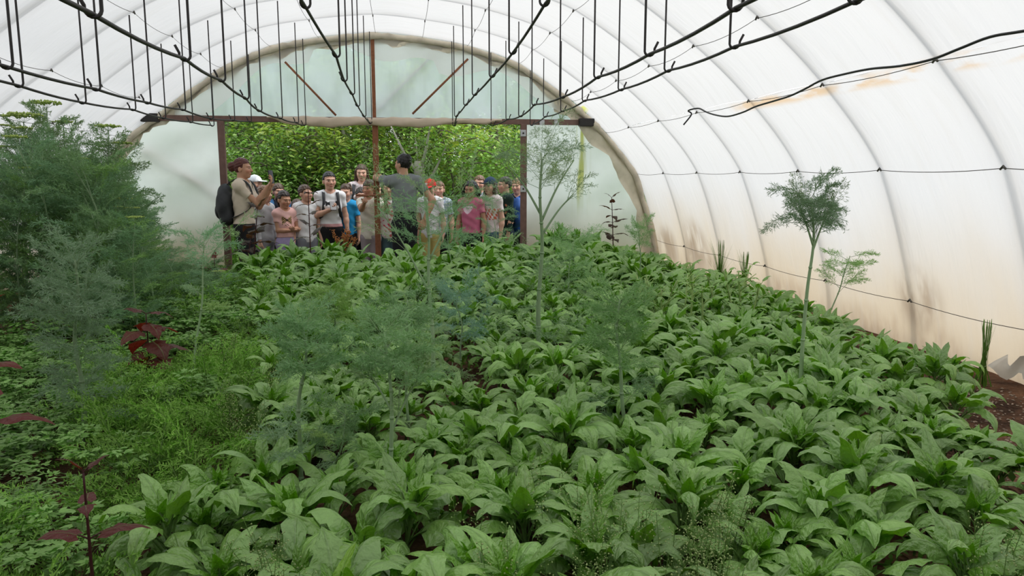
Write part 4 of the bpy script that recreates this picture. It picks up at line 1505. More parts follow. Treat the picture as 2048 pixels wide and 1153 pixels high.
# ------------------------------------------------------------------ weeds along the right wall, soil litter
rr = R_(31)
for k, (px, pb, pt, X, lab) in enumerate(((1440, 540, 482, 3.32, 'clump of tall grass against the right wall by the dark damp stain'), (1490, 545, 505, 3.36, 'smaller grass clump right of the tall one against the wall'),
                                         (1968, 735, 640, 3.38, 'single grass-like weed standing against the right film wall'))):
    b = atx(px, pb, X); b[2] = gz(b[0], b[1])
    H = atx(px, pt, X)[2] - b[2]
    o = empty('grass_clump', b)
    mb = MB()
    for q in range(70 if k < 2 else 26):
        az = rr.uniform(0, 6.28); l = rr.uniform(0.0, 0.30 if k < 2 else 0.12) * H; h = H * rr.uniform(0.55, 1.05)
        p = spline([(rr.uniform(-.04, .04), rr.uniform(-.04, .04), 0), (cos(az) * l * .35, sin(az) * l * .35, h * .6), (cos(az) * l, sin(az) * l, h)], 4)
        s = np.array([-sin(az), cos(az), 0])
        w = np.linspace(0.0035, 0.0005, len(p))[:, None]
        V = np.stack([p - s * w, p + s * w], 1).reshape(-1, 3)
        n = len(p); i0 = np.arange(n - 1) * 2
        mb.add(V, np.stack([i0, i0 + 1, i0 + 3, i0 + 2], -1))
    mb.build('blades', M_GRASS, o)
    sp = MB()
    for q in range(5):
        z0 = H * 0.9; c0 = np.array([rr.uniform(-.03, .03), rr.uniform(-.03, .03), z0])
        add_tube(sp, [(0, 0, 0), c0 * 0.6, c0, c0 + (0, 0, H * 0.12)], [0.0016, 0.0014, 0.004, 0.001], 5)
    sp.build('seed_spikes', M_WEED, o)
    tag(o, lab, 'grass')
mb = MB()
rr = R_(32)
n = 2400
P = np.stack([rr.uniform(2.5, 3.45, n), rr.uniform(2.3, 5.0, n)], 1)
for x, y in P:
    s = rr.uniform(0.003, 0.012); a = rr.uniform(0, 6.28)
    c = np.array([x, y, gz(x, y) + s * 0.25])
    R = rot('z', a) @ rot('x', rr.uniform(-.4, .4))
    V = (np.array([[1, 0, 0], [0, .7, 0], [-1, 0, 0], [0, -.7, 0], [0, 0, .5], [0, 0, -.5]]) * s) @ R.T + c
    g = rr.uniform(0.5, 1.2)
    mb.add(V, [[0, 1, 4], [1, 2, 4], [2, 3, 4], [3, 0, 4], [1, 0, 5], [2, 1, 5], [3, 2, 5], [0, 3, 5]], col=(g, g * 0.95, g * 0.9))
o = mb.build('pale_gravel', plain('pale_gravel', (0.42, 0.34, 0.28), 0.9, 0.1, 0.3, 40, tint=True), smooth=False)
tag(o, 'pale crumbs of dry soil and gravel along the foot of the right wall', 'gravel', kind='stuff')
# low weeds that cover the soil between the plants
rr = R_(33)
th, mb = Threads(), MB()
n = 15000
X = rr.uniform(-2.0, 3.2, n); Yw = rr.uniform(1.0, 8.3, n)
ok = np.array([left_edge(b) - 0.1 < a < right_edge(b) - 0.2 for a, b in zip(X, Yw)])
X, Yw = X[ok], Yw[ok]; n = len(X)
A = np.stack([X, Yw, ground_z(X, Yw) + rr.uniform(0.0, 0.13, n)], 1)
az = rr.uniform(0, 6.28, n); el = rr.uniform(-0.2, 1.0, n); l = rr.uniform(0.02, 0.055, n)
Bq = A + np.stack([np.cos(az) * np.cos(el), np.sin(az) * np.cos(el), np.sin(el)], 1) * l[:, None]
g = rr.uniform(0.6, 1.2, n)
th.a, th.b, th.w, th.c = list(A), list(Bq), list(l * 0.24), list(np.stack([g, g, g * 0.9], 1))
th.flush(mb, rr, flat=0.6)
o = mb.build('undergrowth', M_WEED)
tag(o, 'low tangle of small weeds covering the soil between the spinach plants', 'weeds', kind='stuff')
# torn flap of film at the foot of the right wall
b = atx(2035, 735, 3.42)
V = []
for i0 in range(9):
    for j0 in range(7):
        u, w = i0 / 8, j0 / 6
        V.append((0.025 * sin(u * 5 + w * 2) - 0.10 * (1 - w) * u, (u - 0.5) * 0.13, (w - 0.5) * 0.10 * (1 - 0.5 * u) + 0.03 * sin(u * 9)))
i = np.arange(8)[:, None] * 7; j = np.arange(6)[None, :]
mb = MB(); mb.add(np.array(V), np.stack([i + j, i + j + 1, i + 7 + j + 1, i + 7 + j], -1).reshape(-1, 4))
o = mb.build('torn_film', plain('torn_film', (0.62, 0.56, 0.48), 0.5, 0.3, 0.25, 12), None); o.location = (b[0] - 0.02, b[1], max(b[2], gz(b[0], b[1]) + 0.05))
tag(o, 'torn crumpled flap of film at the foot of the right wall', 'film scrap')
# a tipped label stake by the bare soil patch on the left
b = spot(470, 838, 0.34)
mb = MB(); add_box(mb, (-0.011, -0.003, 0), (0.011, 0.003, 0.13), M=rot('y', 0.9) @ rot('x', 0.3), bevel=0.001)
o = mb.build('plant_stake', plain('grey_wood', (0.33, 0.27, 0.24), 0.8, 0.2, 0.3, 20)); o.location = (b[0], b[1], b[2] - 0.01)
tag(o, 'small grey stick leaning over the bare soil at the left edge of the bed', 'stick')
# ------------------------------------------------------------------ solid shapes as distance fields, meshed into one skin
def smin(a, b, k):
    h = np.clip(0.5 + 0.5 * (b - a) / k, 0, 1)
    return b + (a - b) * h - k * h * (1 - h)


class Field:
    def __init__(self):
        self.ops, self.cuts = [], []

    def cap(self, a, b, r0, r1, k=0.02, cut=False, flat=None):
        a, b = np.asarray(a, float), np.asarray(b, float)
        R = max(r0, r1)
        lo, hi = np.minimum(a, b) - R, np.maximum(a, b) + R
        d = b - a; L2 = max(float(d @ d), 1e-9)

        def f(X, Y, Z):
            t = np.clip(((X - a[0]) * d[0] + (Y - a[1]) * d[1] + (Z - a[2]) * d[2]) / L2, 0, 1)
            q = np.sqrt((X - a[0] - t * d[0]) ** 2 + (Y - a[1] - t * d[1]) ** 2 + (Z - a[2] - t * d[2]) ** 2) - (r0 + (r1 - r0) * t)
            if cut:                                # flat end at b
                n = d / math.sqrt(L2)
                q = np.maximum(q, (X - b[0]) * n[0] + (Y - b[1]) * n[1] + (Z - b[2]) * n[2])
            return q
        self.ops.append((f, lo, hi, k))
        return self

    def ell(self, c, r, k=0.02, R=None):
        c, r = np.asarray(c, float), np.asarray(r, float)
        m = r.max() if R is not None else r
        lo, hi = c - m, c + m
        rm = float(r.min())

        def f(X, Y, Z):
            x, y, z = X - c[0], Y - c[1], Z - c[2]
            if R is not None:
                x, y, z = (R[0, 0] * x + R[1, 0] * y + R[2, 0] * z, R[0, 1] * x + R[1, 1] * y + R[2, 1] * z, R[0, 2] * x + R[1, 2] * y + R[2, 2] * z)
            k0 = np.sqrt((x / r[0]) ** 2 + (y / r[1]) ** 2 + (z / r[2]) ** 2)
            k1 = np.sqrt((x / r[0] ** 2) ** 2 + (y / r[1] ** 2) ** 2 + (z / r[2] ** 2) ** 2)
            return k0 * (k0 - 1) / np.maximum(k1, 1e-6)
        self.ops.append((f, lo, hi, k))
        return self

    def box(self, c, h, r, k=0.01, R=None):
        c, h = np.asarray(c, float), np.asarray(h, float)
        m = np.linalg.norm(h) + r if R is not None else h + r

        def f(X, Y, Z):
            x, y, z = X - c[0], Y - c[1], Z - c[2]
            if R is not None:
                x, y, z = (R[0, 0] * x + R[1, 0] * y + R[2, 0] * z, R[0, 1] * x + R[1, 1] * y + R[2, 1] * z, R[0, 2] * x + R[1, 2] * y + R[2, 2] * z)
            qx, qy, qz = np.abs(x) - h[0] + r, np.abs(y) - h[1] + r, np.abs(z) - h[2] + r
            return np.sqrt(np.maximum(qx, 0) ** 2 + np.maximum(qy, 0) ** 2 + np.maximum(qz, 0) ** 2) + np.minimum(np.maximum(qx, np.maximum(qy, qz)), 0) - r
        self.ops.append((f, c - m, c + m, k))
        return self

    def grow(self, other, off):
        for f, lo, hi, k in other.ops:
            self.ops.append(((lambda X, Y, Z, f=f: f(X, Y, Z) - off), lo - off, hi + off, k))
        return self

    def cut(self, fn):
        self.cuts.append(fn)
        return self

    def mesh(self, h=0.008, fine=None):
        """fine: list of (axis, lo, hi, step) bands with a smaller step"""
        lo = np.min([o[1] for o in self.ops], axis=0) - 3 * h
        hi = np.max([o[2] for o in self.ops], axis=0) + 3 * h
        axes = []
        for i in range(3):
            bands = [(b[1], b[2], b[3]) for b in (fine or []) if b[0] == i]
            x, pts = lo[i], []
            while x < hi[i] + h:
                pts.append(x)
                st = h
                for (a, b, s) in bands:
                    if a <= x <= b:
                        st = s
                x += st
            axes.append(np.array(pts))
        X, Y, Z = axes
        F = np.full((len(X), len(Y), len(Z)), 0.5)
        for f, l, u, k in self.ops:
            m = 0.03 + k
            s = [slice(max(0, np.searchsorted(ax, l[i] - m) - 1), np.searchsorted(ax, u[i] + m) + 1) for i, ax in enumerate(axes)]
            d = f(X[s[0]][:, None, None], Y[s[1]][None, :, None], Z[s[2]][None, None, :])
            F[s[0], s[1], s[2]] = smin(F[s[0], s[1], s[2]], d, k)
        for c in self.cuts:
            F = np.maximum(F, c(X[:, None, None], Y[None, :, None], Z[None, None, :]))
        F[[0, -1]] = np.maximum(F[[0, -1]], 0.01); F[:, [0, -1]] = np.maximum(F[:, [0, -1]], 0.01); F[:, :, [0, -1]] = np.maximum(F[:, :, [0, -1]], 0.01)
        return nets(F, X, Y, Z)


def nets(F, X, Y, Z):
    ins = F < 0
    nx, ny, nz = F.shape
    c = np.zeros((nx - 1, ny - 1, nz - 1), np.int8)
    for dx in (0, 1):
        for dy in (0, 1):
            for dz in (0, 1):
                c += ins[dx:nx - 1 + dx, dy:ny - 1 + dy, dz:nz - 1 + dz]
    act = np.argwhere((c > 0) & (c < 8))
    if len(act) == 0:
        return np.zeros((0, 3)), np.zeros((0, 4), int)
    idx = np.full(c.shape, -1, np.int64)
    idx[act[:, 0], act[:, 1], act[:, 2]] = np.arange(len(act))
    corners = np.array([[i, j, k] for i in (0, 1) for j in (0, 1) for k in (0, 1)])
    edges = [(a, b) for a in range(8) for b in range(a + 1, 8) if np.abs(corners[a] - corners[b]).sum() == 1]
    G = [F[act[:, 0] + q[0], act[:, 1] + q[1], act[:, 2] + q[2]] for q in corners]
    S = np.zeros((len(act), 3)); W = np.zeros(len(act))
    for a, b in edges:
        fa, fb = G[a], G[b]
        m = (fa < 0) != (fb < 0)
        t = np.where(m, fa / np.where(m, fa - fb, 1), 0)
        p = corners[a] + t[:, None] * (corners[b] - corners[a])
        S += p * m[:, None]; W += m
    P = act + S / W[:, None]
    V = np.stack([np.interp(P[:, 0], np.arange(nx), X), np.interp(P[:, 1], np.arange(ny), Y), np.interp(P[:, 2], np.arange(nz), Z)], 1)
    Fs = []
    for ax in range(3):
        a = [slice(None)] * 3; b = [slice(None)] * 3
        a[ax] = slice(0, -1); b[ax] = slice(1, None)
        m = ins[tuple(a)] != ins[tuple(b)]
        e = np.argwhere(m)
        o1, o2 = [(1, 2), (2, 0), (0, 1)][ax]
        ok = (e[:, o1] > 0) & (e[:, o2] > 0) & (e[:, o1] < F.shape[o1] - 1) & (e[:, o2] < F.shape[o2] - 1)
        e = e[ok]
        def id_(d1, d2):
            q = e.copy(); q[:, o1] -= d1; q[:, o2] -= d2
            return idx[q[:, 0], q[:, 1], q[:, 2]]
        Q = np.stack([id_(0, 0), id_(1, 0), id_(1, 1), id_(0, 1)], 1)
        s = ins[tuple(a)][e[:, 0], e[:, 1], e[:, 2]]
        Q[~s] = Q[~s][:, ::-1]
        Fs.append(Q)
    Fq = np.concatenate(Fs)
    Fq = Fq[(Fq >= 0).all(1)]
    return V, Fq


def field_obj(field, name, mat, parent=None, h=0.008, fine=None, paint=None, relax=1):
    V, F = field.mesh(h, fine)
    mb = MB()
    col = None
    if paint is not None:
        col = paint(V)
    mb.add(V, F, col=col)
    return mb.build(name, mat, parent)


# ------------------------------------------------------------------ people
M_SKIN = plain('skin', (0.95, 0.95, 0.95), 0.55, 0.35, 0.05, 40, tint=True)
M_CLOTH = plain('cloth', (0.95, 0.95, 0.95), 0.85, 0.15, 0.07, 30, bump=0.25, tint=True)
M_HAIR = plain('hair', (0.95, 0.95, 0.95), 0.45, 0.4, 0.25, 90, bump=0.4, tint=True)
M_PACK = plain('pack_nylon', (0.035, 0.036, 0.040), 0.6, 0.3, 0.3, 25, bump=0.3)
M_SCREEN = plain('phone_glass', (0.012, 0.012, 0.015), 0.15, 0.5, 0.1, 10)

SKIN = dict(fair=(0.62, 0.36, 0.26), mid=(0.52, 0.28, 0.18), tan=(0.44, 0.23, 0.145))
HAIRC = dict(black=(0.012, 0.010, 0.010), dark=(0.030, 0.018, 0.013), brown=(0.075, 0.040, 0.022), light=(0.17, 0.09, 0.045), red=(0.10, 0.022, 0.015), blond=(0.30, 0.19, 0.09))


def unit(v):
    v = np.asarray(v, float)
    return v / max(np.linalg.norm(v), 1e-9)


def solve_arm(S, H, l1, l2, pole):
    d = H - S; L = np.linalg.norm(d)
    mx = (l1 + l2) * 0.985
    if L > mx:
        H = S + d / L * mx; d = H - S; L = mx
    u = d / L
    a = np.clip((l1 * l1 - l2 * l2 + L * L) / (2 * L), -l1, l1)
    hgt = math.sqrt(max(l1 * l1 - a * a, 0))
    p = np.asarray(pole, float) - u * np.dot(pole, u)
    return S + u * a + unit(p) * hgt, H


def hand(F, wrist, d, n, s, curl, side, thumb_in=0.5):
    """palm, four fingers of unequal length and a thumb; n is the way the palm faces"""
    d = unit(d); n = unit(n - d * np.dot(n, d)); w = np.cross(d, n) * side      # w: towards the thumb
    kn = wrist + d * 0.082 * s
    for i, (o, fl) in enumerate(((0.030, 0.070), (0.010, 0.080), (-0.010, 0.074), (-0.029, 0.058))):
        a = wrist + w * o * 0.55 * s + d * 0.012 * s
        b = kn + w * o * s - d * abs(o) * 0.25 * s
        F.cap(a, b, 0.0135 * s, 0.011 * s, 0.010)
        c1 = curl * (0.9 + 0.1 * i)
        d1 = unit(d * cos(c1) + n * sin(c1)); d2 = unit(d * cos(c1 * 2.1) + n * sin(c1 * 2.1)); d3 = unit(d * cos(c1 * 3.0) + n * sin(c1 * 3.0))
        e = b + d1 * fl * 0.46 * s; g = e + d2 * fl * 0.32 * s; q = g + d3 * fl * 0.22 * s
        F.cap(b, e, 0.0095 * s, 0.0088 * s, 0.004); F.cap(e, g, 0.0088 * s, 0.008 * s, 0.003); F.cap(g, q, 0.008 * s, 0.0068 * s, 0.003)
    a = wrist + d * 0.022 * s + w * 0.018 * s
    b = a + unit(w * 0.75 + d * 0.6 + n * 0.35 * thumb_in) * 0.042 * s
    c = b + unit(d * 0.9 + w * 0.15 + n * 0.6 * thumb_in) * 0.032 * s
    F.cap(a, b, 0.0145 * s, 0.011 * s, 0.008); F.cap(b, c, 0.010 * s, 0.008 * s, 0.004)
    return kn


def wr(V, seed=0, a=0.004):
    return a * (np.sin(V[0] * 31 + V[2] * 17 + seed) * np.sin(V[2] * 38 - V[0] * 12 + seed * 2) + 0.6 * np.sin(V[2] * 63 + V[0] * 40 + V[1] * 25 + seed))


def person(label, px, top, Y, rz=0.0, child=True, female=False, skin='fair', hair='short', hairc='brown', shirt=(0.8, 0.8, 0.8), sleeve=0.5, trousers=(0.02, 0.02, 0.022),
           hem=None, yaw=0.0, tilt=0.0, left=None, right=None, polel=None, poler=None, curl=0.45, cap=None, pattern=None, girth=1.0, waist=None, palm=None, lean=0.0, hh=None, collar=None, band=None):
    """left/right: (px, py, dy) where that hand is (image left / image right of a person facing us); None hangs"""
    P0 = at(px, top, Y)
    gx, gy = P0[0], Y
    g0 = float(ground_z(gx, gy)) if gy < 9.3 else 0.01
    H = P0[2] - g0 + (0.015 if not cap else -0.01)
    hh = hh or (0.205 if child else 0.222)
    s = (H - hh) / 1.478
    kh = hh / 0.225
    sh_z = H - hh - 0.085 * s
    hip_z = (0.49 if child else 0.515) * H
    shw = (0.140 if child else 0.152 if female else 0.170) * s * (0.5 + 0.5 * girth)
    Rz = rot('z', rz)
    toL = lambda w: Rz.T @ (np.asarray(w) - np.array([gx, gy, g0]))
    ly = -lean                                   # lean of the chest towards the front
    torso, armsF, legs, headF = Field(), Field(), Field(), Field()
    gs = girth * s * (0.90 if child else 0.94)
    cz = sh_z - 0.13 * s
    torso.ell((0, 0.005 + ly * 0.8, cz), (0.150 * gs, 0.104 * gs, 0.19 * s), 0.05)
    torso.ell((0, ly * 0.4, (cz + hip_z) / 2 - 0.01 * s), (0.132 * gs, 0.098 * gs, 0.20 * s), 0.06)
    torso.ell((0, 0.008, hip_z + 0.03 * s), (0.152 * gs * (1.06 if female else 1), 0.112 * gs, 0.125 * s), 0.05)
    if female and not child:
        for q in (-1, 1):
            torso.ell((q * 0.068 * s, -0.085 * s + ly * 0.8, cz - 0.02 * s), (0.062 * s, 0.055 * s, 0.062 * s), 0.04)
    torso.cap((-shw, ly, sh_z), (shw, ly, sh_z), 0.055 * s, 0.055 * s, 0.05)
    torso.cap((-shw * 0.5, 0.01 + ly, sh_z + 0.022 * s), (shw * 0.5, 0.01 + ly, sh_z + 0.022 * s), 0.045 * s, 0.045 * s, 0.04)
    Hc = np.array([0, -0.012 + ly * 1.15, H - hh / 2])
    neckF = Field()
    neckF.cap((0, 0.012 + ly, sh_z + 0.0 * s), Hc + (0, 0.022, -0.055 * kh), 0.058 * s ** 0.5 * kh, 0.047 * kh, 0.03)
    # head
    RH = rot('z', yaw) @ rot('x', tilt)
    hp = lambda x, y, z: Hc + RH @ (np.array([x, y, z]) * kh)
    headF.ell(hp(0, 0.014, 0.026), np.array([0.074, 0.090, 0.087]) * kh, 0.02, RH)
    headF.ell(hp(0, -0.022, -0.035), np.array([0.060, 0.064, 0.072]) * kh, 0.03, RH)
    headF.ell(hp(0, -0.055, -0.088), np.array([0.026, 0.024, 0.022]) * kh, 0.025, RH)
    for q in (-1, 1):
        headF.ell(hp(q * 0.036, -0.060, -0.025), np.array([0.026, 0.022, 0.026]) * kh, 0.02, RH)
        headF.ell(hp(q * 0.076, 0.012, -0.012), np.array([0.010, 0.020, 0.031]) * kh, 0.006, RH)
        headF.cap(hp(q * 0.012, -0.082, 0.022), hp(q * 0.048, -0.068, 0.022), 0.009 * kh, 0.007 * kh, 0.015)
        headF.ell(hp(q * 0.031, -0.0690, -0.001), np.array([0.0135, 0.0125, 0.0105]) * kh, 0.004, RH)
    headF.cap(hp(0, -0.080, 0.008), hp(0, -0.101, -0.026), 0.008 * kh, 0.0125 * kh, 0.010)
    headF.ell(hp(0, -0.093, -0.031), np.array([0.017, 0.011, 0.009]) * kh, 0.008, RH)
    headF.ell(hp(0, -0.079, -0.059), np.array([0.024, 0.011, 0.006]) * kh, 0.006, RH)
    headF.ell(hp(0, -0.077, -0.068), np.array([0.021, 0.011, 0.0065]) * kh, 0.006, RH)
    # arms
    l1, l2 = 0.285 * s, 0.245 * s
    arm_def = []
    body = Field()
    body.ops += torso.ops + neckF.ops + headF.ops
    for sd, spec, pole in ((-1, left, polel), (1, right, poler)):
        S = np.array([sd * shw, ly, sh_z - 0.005 * s])
        if spec is None:
            T = S + np.array([sd * 0.075 * s, -0.05 * s, -0.525 * s]); pole_ = np.array([sd * 0.5, 0.9, 0.0])
            n = np.array([-sd, -0.15, 0.0]); cu = 0.30
        else:
            T = toL(at(spec[0], spec[1], Y + spec[2])); pole_ = np.array([sd * 0.55, 0.35, -1.0]) if pole is None else np.asarray(pole, float)
            n = np.array([-sd * 0.6, -0.2, 0.4]) if palm is None else Rz.T @ np.asarray(palm, float)
            cu = curl
        E, Wt = solve_arm(S, T, l1, l2, pole_)
        dh = unit(Wt - E)
        armsF.cap(S, E, 0.050 * s, 0.040 * s, 0.02)
        body.cap(S, E, 0.049 * s, 0.038 * s, 0.02)
        body.cap(E, E + (Wt - E) * 0.35, 0.039 * s, 0.039 * s, 0.02)
        body.cap(E + (Wt - E) * 0.3, Wt, 0.039 * s, 0.027 * s, 0.02)
        hand(body, Wt, dh, n, s * 1.02, cu, sd)
        arm_def.append((S, E, Wt))
    # legs
    for q in (-1, 1):
        hx = q * 0.082 * gs
        K = np.array([q * 0.085 * gs, -0.012, 0.275 * H * (hip_z / H / 0.515)]); A = np.array([q * 0.088 * gs, 0.02, 0.05 * s + 0.02])
        legs.cap((hx, 0.005, hip_z - 0.01), K, 0.086 * gs, 0.058 * gs, 0.03)
        legs.cap(K, A, 0.056 * gs, 0.040 * gs, 0.03)
        body.cap((hx, 0.005, hip_z - 0.01), K, 0.080 * gs, 0.054 * gs, 0.03)
        body.cap(K, A, 0.052 * gs, 0.037 * gs, 0.03)
        body.cap(A, A + (0, -0.115 * s, -0.03 * s), 0.032 * s, 0.026 * s, 0.02)
    sk = np.array(SKIN[skin]); hc = np.array(HAIRC[hairc])

    def paint(V):
        C = np.tile(sk, (len(V), 1))
        q = (V - Hc) @ RH / kh
        front = q[:, 1] < -0.045
        def el(x, z, rx, rz_):
            return front & (((np.abs(q[:, 0]) - x) / rx) ** 2 + ((q[:, 2] - z) / rz_) ** 2 < 1)
        ck = front & (((np.abs(q[:, 0]) - 0.042) / 0.024) ** 2 + ((q[:, 2] + 0.03) / 0.02) ** 2 < 1)
        C[ck] *= np.array([1.04, 0.90, 0.90])
        br = el(0.032, 0.0215, 0.019, 0.0042); C[br] = hc * 0.7 + sk * 0.25
        ew = el(0.031, 0.001, 0.0135, 0.0058); C[ew] = sk * 0.55 + np.array([0.09, 0.09, 0.09])
        ei = el(0.031, 0.001, 0.0085, 0.0068); C[ei] = (0.025, 0.016, 0.012)
        lp = front & ((q[:, 0] / 0.024) ** 2 + ((q[:, 2] + 0.0635) / 0.0105) ** 2 < 1); C[lp] = sk * np.array([0.82, 0.52, 0.55])
        lm = front & ((q[:, 0] / 0.021) ** 2 + ((q[:, 2] + 0.0635) / 0.0024) ** 2 < 1); C[lm] = sk * 0.35
        return C

    fine = [(2, H - hh - 0.02, H + 0.02, 0.0045), (0, Hc[0] - 0.095, Hc[0] + 0.095, 0.0045), (1, Hc[1] - 0.115, Hc[1] + 0.03, 0.005)]
    o = field_obj(body, 'person', M_SKIN, None, 0.0075, fine, paint)
    o.location = (gx, gy, g0); o.rotation_euler = (0, 0, rz)
    tag(o, label, 'person', None)
    # shirt
    hem_z = hip_z - 0.02 * s if hem is None else hem * H
    sf = Field()
    base = Field(); base.ops += torso.ops
    sf.grow(base, 0.016)
    for (S, E, Wt) in arm_def:
        if sleeve <= 1:
            sf.cap(S, S + (E - S) * max(sleeve, 0.12), 0.057 * s, 0.056 * s, 0.02, cut=True)
        else:
            sf.cap(S, E, 0.060 * s, 0.052 * s, 0.025); sf.cap(E, E + (Wt - E) * 0.93, 0.052 * s, 0.038 * s, 0.02, cut=True)
    nb = np.array([0, -0.012 + ly, sh_z + 0.075 * s]); nr = 0.073 * s ** 0.5 * kh * (0.86 if collar else 1.0)
    sf.cut(lambda X, Y_, Z: hem_z - Z + 0 * X + 0 * Y_)
    sf.cut(lambda X, Y_, Z: nr - np.sqrt((X - nb[0]) ** 2 + (Y_ - nb[1]) ** 2 + ((Z - nb[2]) * 0.9) ** 2))
    sd_ = abs(hash(label)) % 50 * 0 + len(label)
    old = sf.mesh
    V, F = sf.mesh(0.0075)
    nrm_ = wr((V[:, 0], V[:, 1], V[:, 2]), sd_, 0.0035 * s)
    V = V + np.stack([np.sign(V[:, 0]) * 0.4 * nrm_, np.where(V[:, 1] < ly * 0.5, -nrm_, nrm_), 0 * nrm_], 1)
    C = np.tile(np.array(shirt, float), (len(V), 1))
    if band is not None:
        C[V[:, 2] < hem_z + 0.05 * s] = band
    if pattern:
        C = pattern(V, C, dict(s=s, cz=cz, shz=sh_z, hip=hip_z, ly=ly))
    mb = MB(); mb.add(V, F, col=C)
    mb.build('shirt' if sleeve > 1 else 't_shirt', M_CLOTH, o)
    # trousers
    tf = Field(); b2 = Field(); b2.ops += legs.ops + torso.ops[1:3]
    tf.grow(b2, 0.007)
    wz = max(hip_z + (0.10 * s if waist is None else waist * s), hem_z + 0.05 * s)
    tf.cut(lambda X, Y_, Z: Z - wz + 0 * X + 0 * Y_)
    tf.cut(lambda X, Y_, Z: 0.07 * s - Z + 0 * X + 0 * Y_)
    V, F = tf.mesh(0.011)
    mb = MB(); mb.add(V, F, col=trousers); mb.build('trousers', M_CLOTH, o)
    for q in (-1, 1):
        sh = Field(); A = np.array([q * 0.088 * gs, 0.02, 0.045])
        sh.cap(A + (0, 0.02, 0.0), A + (0, -0.13 * s, -0.012), 0.044, 0.036, 0.02)
        sh.cut(lambda X, Y_, Z: 0.003 - Z + 0 * X + 0 * Y_)
        V, F = sh.mesh(0.012); mb = MB(); mb.add(V, F, col=(0.10, 0.10, 0.11)); mb.build('shoe', M_CLOTH, o)
    # hair
    hf = Field()
    hr = np.array([0.0835, 0.099, 0.0945]) * kh
    hl, yc, nape = 0.058, -0.022, -0.055
    if cap:
        hr *= 0.955
    if hair == 'fringe':
        hl = 0.030
    if hair == 'crop':
        hr *= 0.975; hl = 0.068; yc = -0.005
    hf.ell(hp(0, 0.017, 0.030), hr, 0.02, RH)
    if hair in ('bob', 'long'):
        yc, nape = -0.030, -0.10
        dn = -0.16 if hair == 'bob' else -0.27
        for q in (-1, 1):
            for (yy, xx, rr_) in ((0.0, 0.072, 0.030), (0.045, 0.055, 0.036)):
                if hair == 'bob':
                    hf.cap(hp(q * xx, yy, 0.03), hp(q * (xx + 0.022), yy - 0.01, -0.06), rr_ * kh, (rr_ + 0.014) * kh, 0.02)
                    hf.cap(hp(q * (xx + 0.022), yy - 0.01, -0.06), hp(q * (xx + 0.012), yy, -0.115), (rr_ + 0.014) * kh, (rr_ + 0.002) * kh, 0.02)
                else:
                    hf.cap(hp(q * xx, yy, 0.03), hp(q * (xx + 0.008), yy, -0.10), rr_ * 0.9 * kh, rr_ * 0.9 * kh, 0.02)
                    hf.cap(hp(q * (xx + 0.008), yy, -0.10), Hc + np.array([q * (xx + 0.005), yy - 0.01, dn]) * kh, rr_ * 0.9 * kh, rr_ * 0.5 * kh, 0.02)
        hf.cap(hp(0, 0.06, 0.0), Hc + np.array([0, 0.075, dn * 0.8]) * kh, 0.06 * kh, 0.045 * kh, 0.03)
    if hair == 'bun':
        hf.ell(hp(0, 0.125, 0.020), np.array([0.056, 0.050, 0.056]) * kh, 0.012, RH)
        hf.ell(hp(0.015, 0.128, 0.032), np.array([0.030, 0.030, 0.030]) * kh, 0.012, RH)
        hl = 0.062
    if hair == 'clip':
        hf.ell(hp(0.0, 0.102, 0.055), np.array([0.034, 0.030, 0.046]) * kh, 0.012, RH)
        hf.ell(hp(0.012, 0.092, 0.088), np.array([0.026, 0.026, 0.030]) * kh, 0.012, RH)
        hl = 0.06
    if hair in ('pony', 'tail'):
        hf.cap(hp(0, 0.105, 0.03), hp(0, 0.135, -0.02), 0.028 * kh, 0.034 * kh, 0.02)
        hf.cap(hp(0, 0.135, -0.02), Hc + np.array([0, 0.13, -0.17]) * kh, 0.034 * kh, 0.016 * kh, 0.02)
        hl = 0.062
    if hair == 'curl':
        for k in range(16):
            a = k * 2.4; z = 0.105 - 0.006 * k
            hf.ell(hp(0.055 * cos(a), 0.02 + 0.06 * sin(a), z * 0.95), np.array([0.024] * 3) * kh, 0.01, RH)
    cutR = RH.T

    def facecut(X, Y_, Z):
        x, y, z = X - Hc[0], Y_ - Hc[1], Z - Hc[2]
        a = (cutR[0, 0] * x + cutR[0, 1] * y + cutR[0, 2] * z) / kh
        b = (cutR[1, 0] * x + cutR[1, 1] * y + cutR[1, 2] * z) / kh
        c = (cutR[2, 0] * x + cutR[2, 1] * y + cutR[2, 2] * z) / kh
        side = np.abs(a) > 0.048
        keep_top = hl - 0.18 * (b + 0.08) - c - (0.012 * np.sin(a * 60) if hair in ('fringe', 'short') else 0)
        keep_back = np.where(c > nape - 0.02, yc - b + (0.02 if hair not in ('bob', 'long') else 0.012) * (c < 0.01), yc - b + 0.055 * (hair not in ('bob', 'long')))
        return np.minimum(keep_top, keep_back) * kh
    hf.cut(facecut)
    if hair not in ('bob', 'long', 'pony', 'tail'):
        hf.cut(lambda X, Y_, Z: (Hc[2] - 0.088 * kh) - Z + 0 * X + 0 * Y_)
    V, F = hf.mesh(0.0065)
    V = V + 0.0022 * np.sin(V[:, [2, 0, 1]] * 190 + V[:, [1, 2, 0]] * 70)
    if len(V):
        sh_ = 0.85 + 0.3 * (np.sin(V[:, 0] * 260 + V[:, 2] * 40) > 0.3)
        mb = MB(); mb.add(V, F, col=hc[None, :] * sh_[:, None]); mb.build('hair', M_HAIR, o)
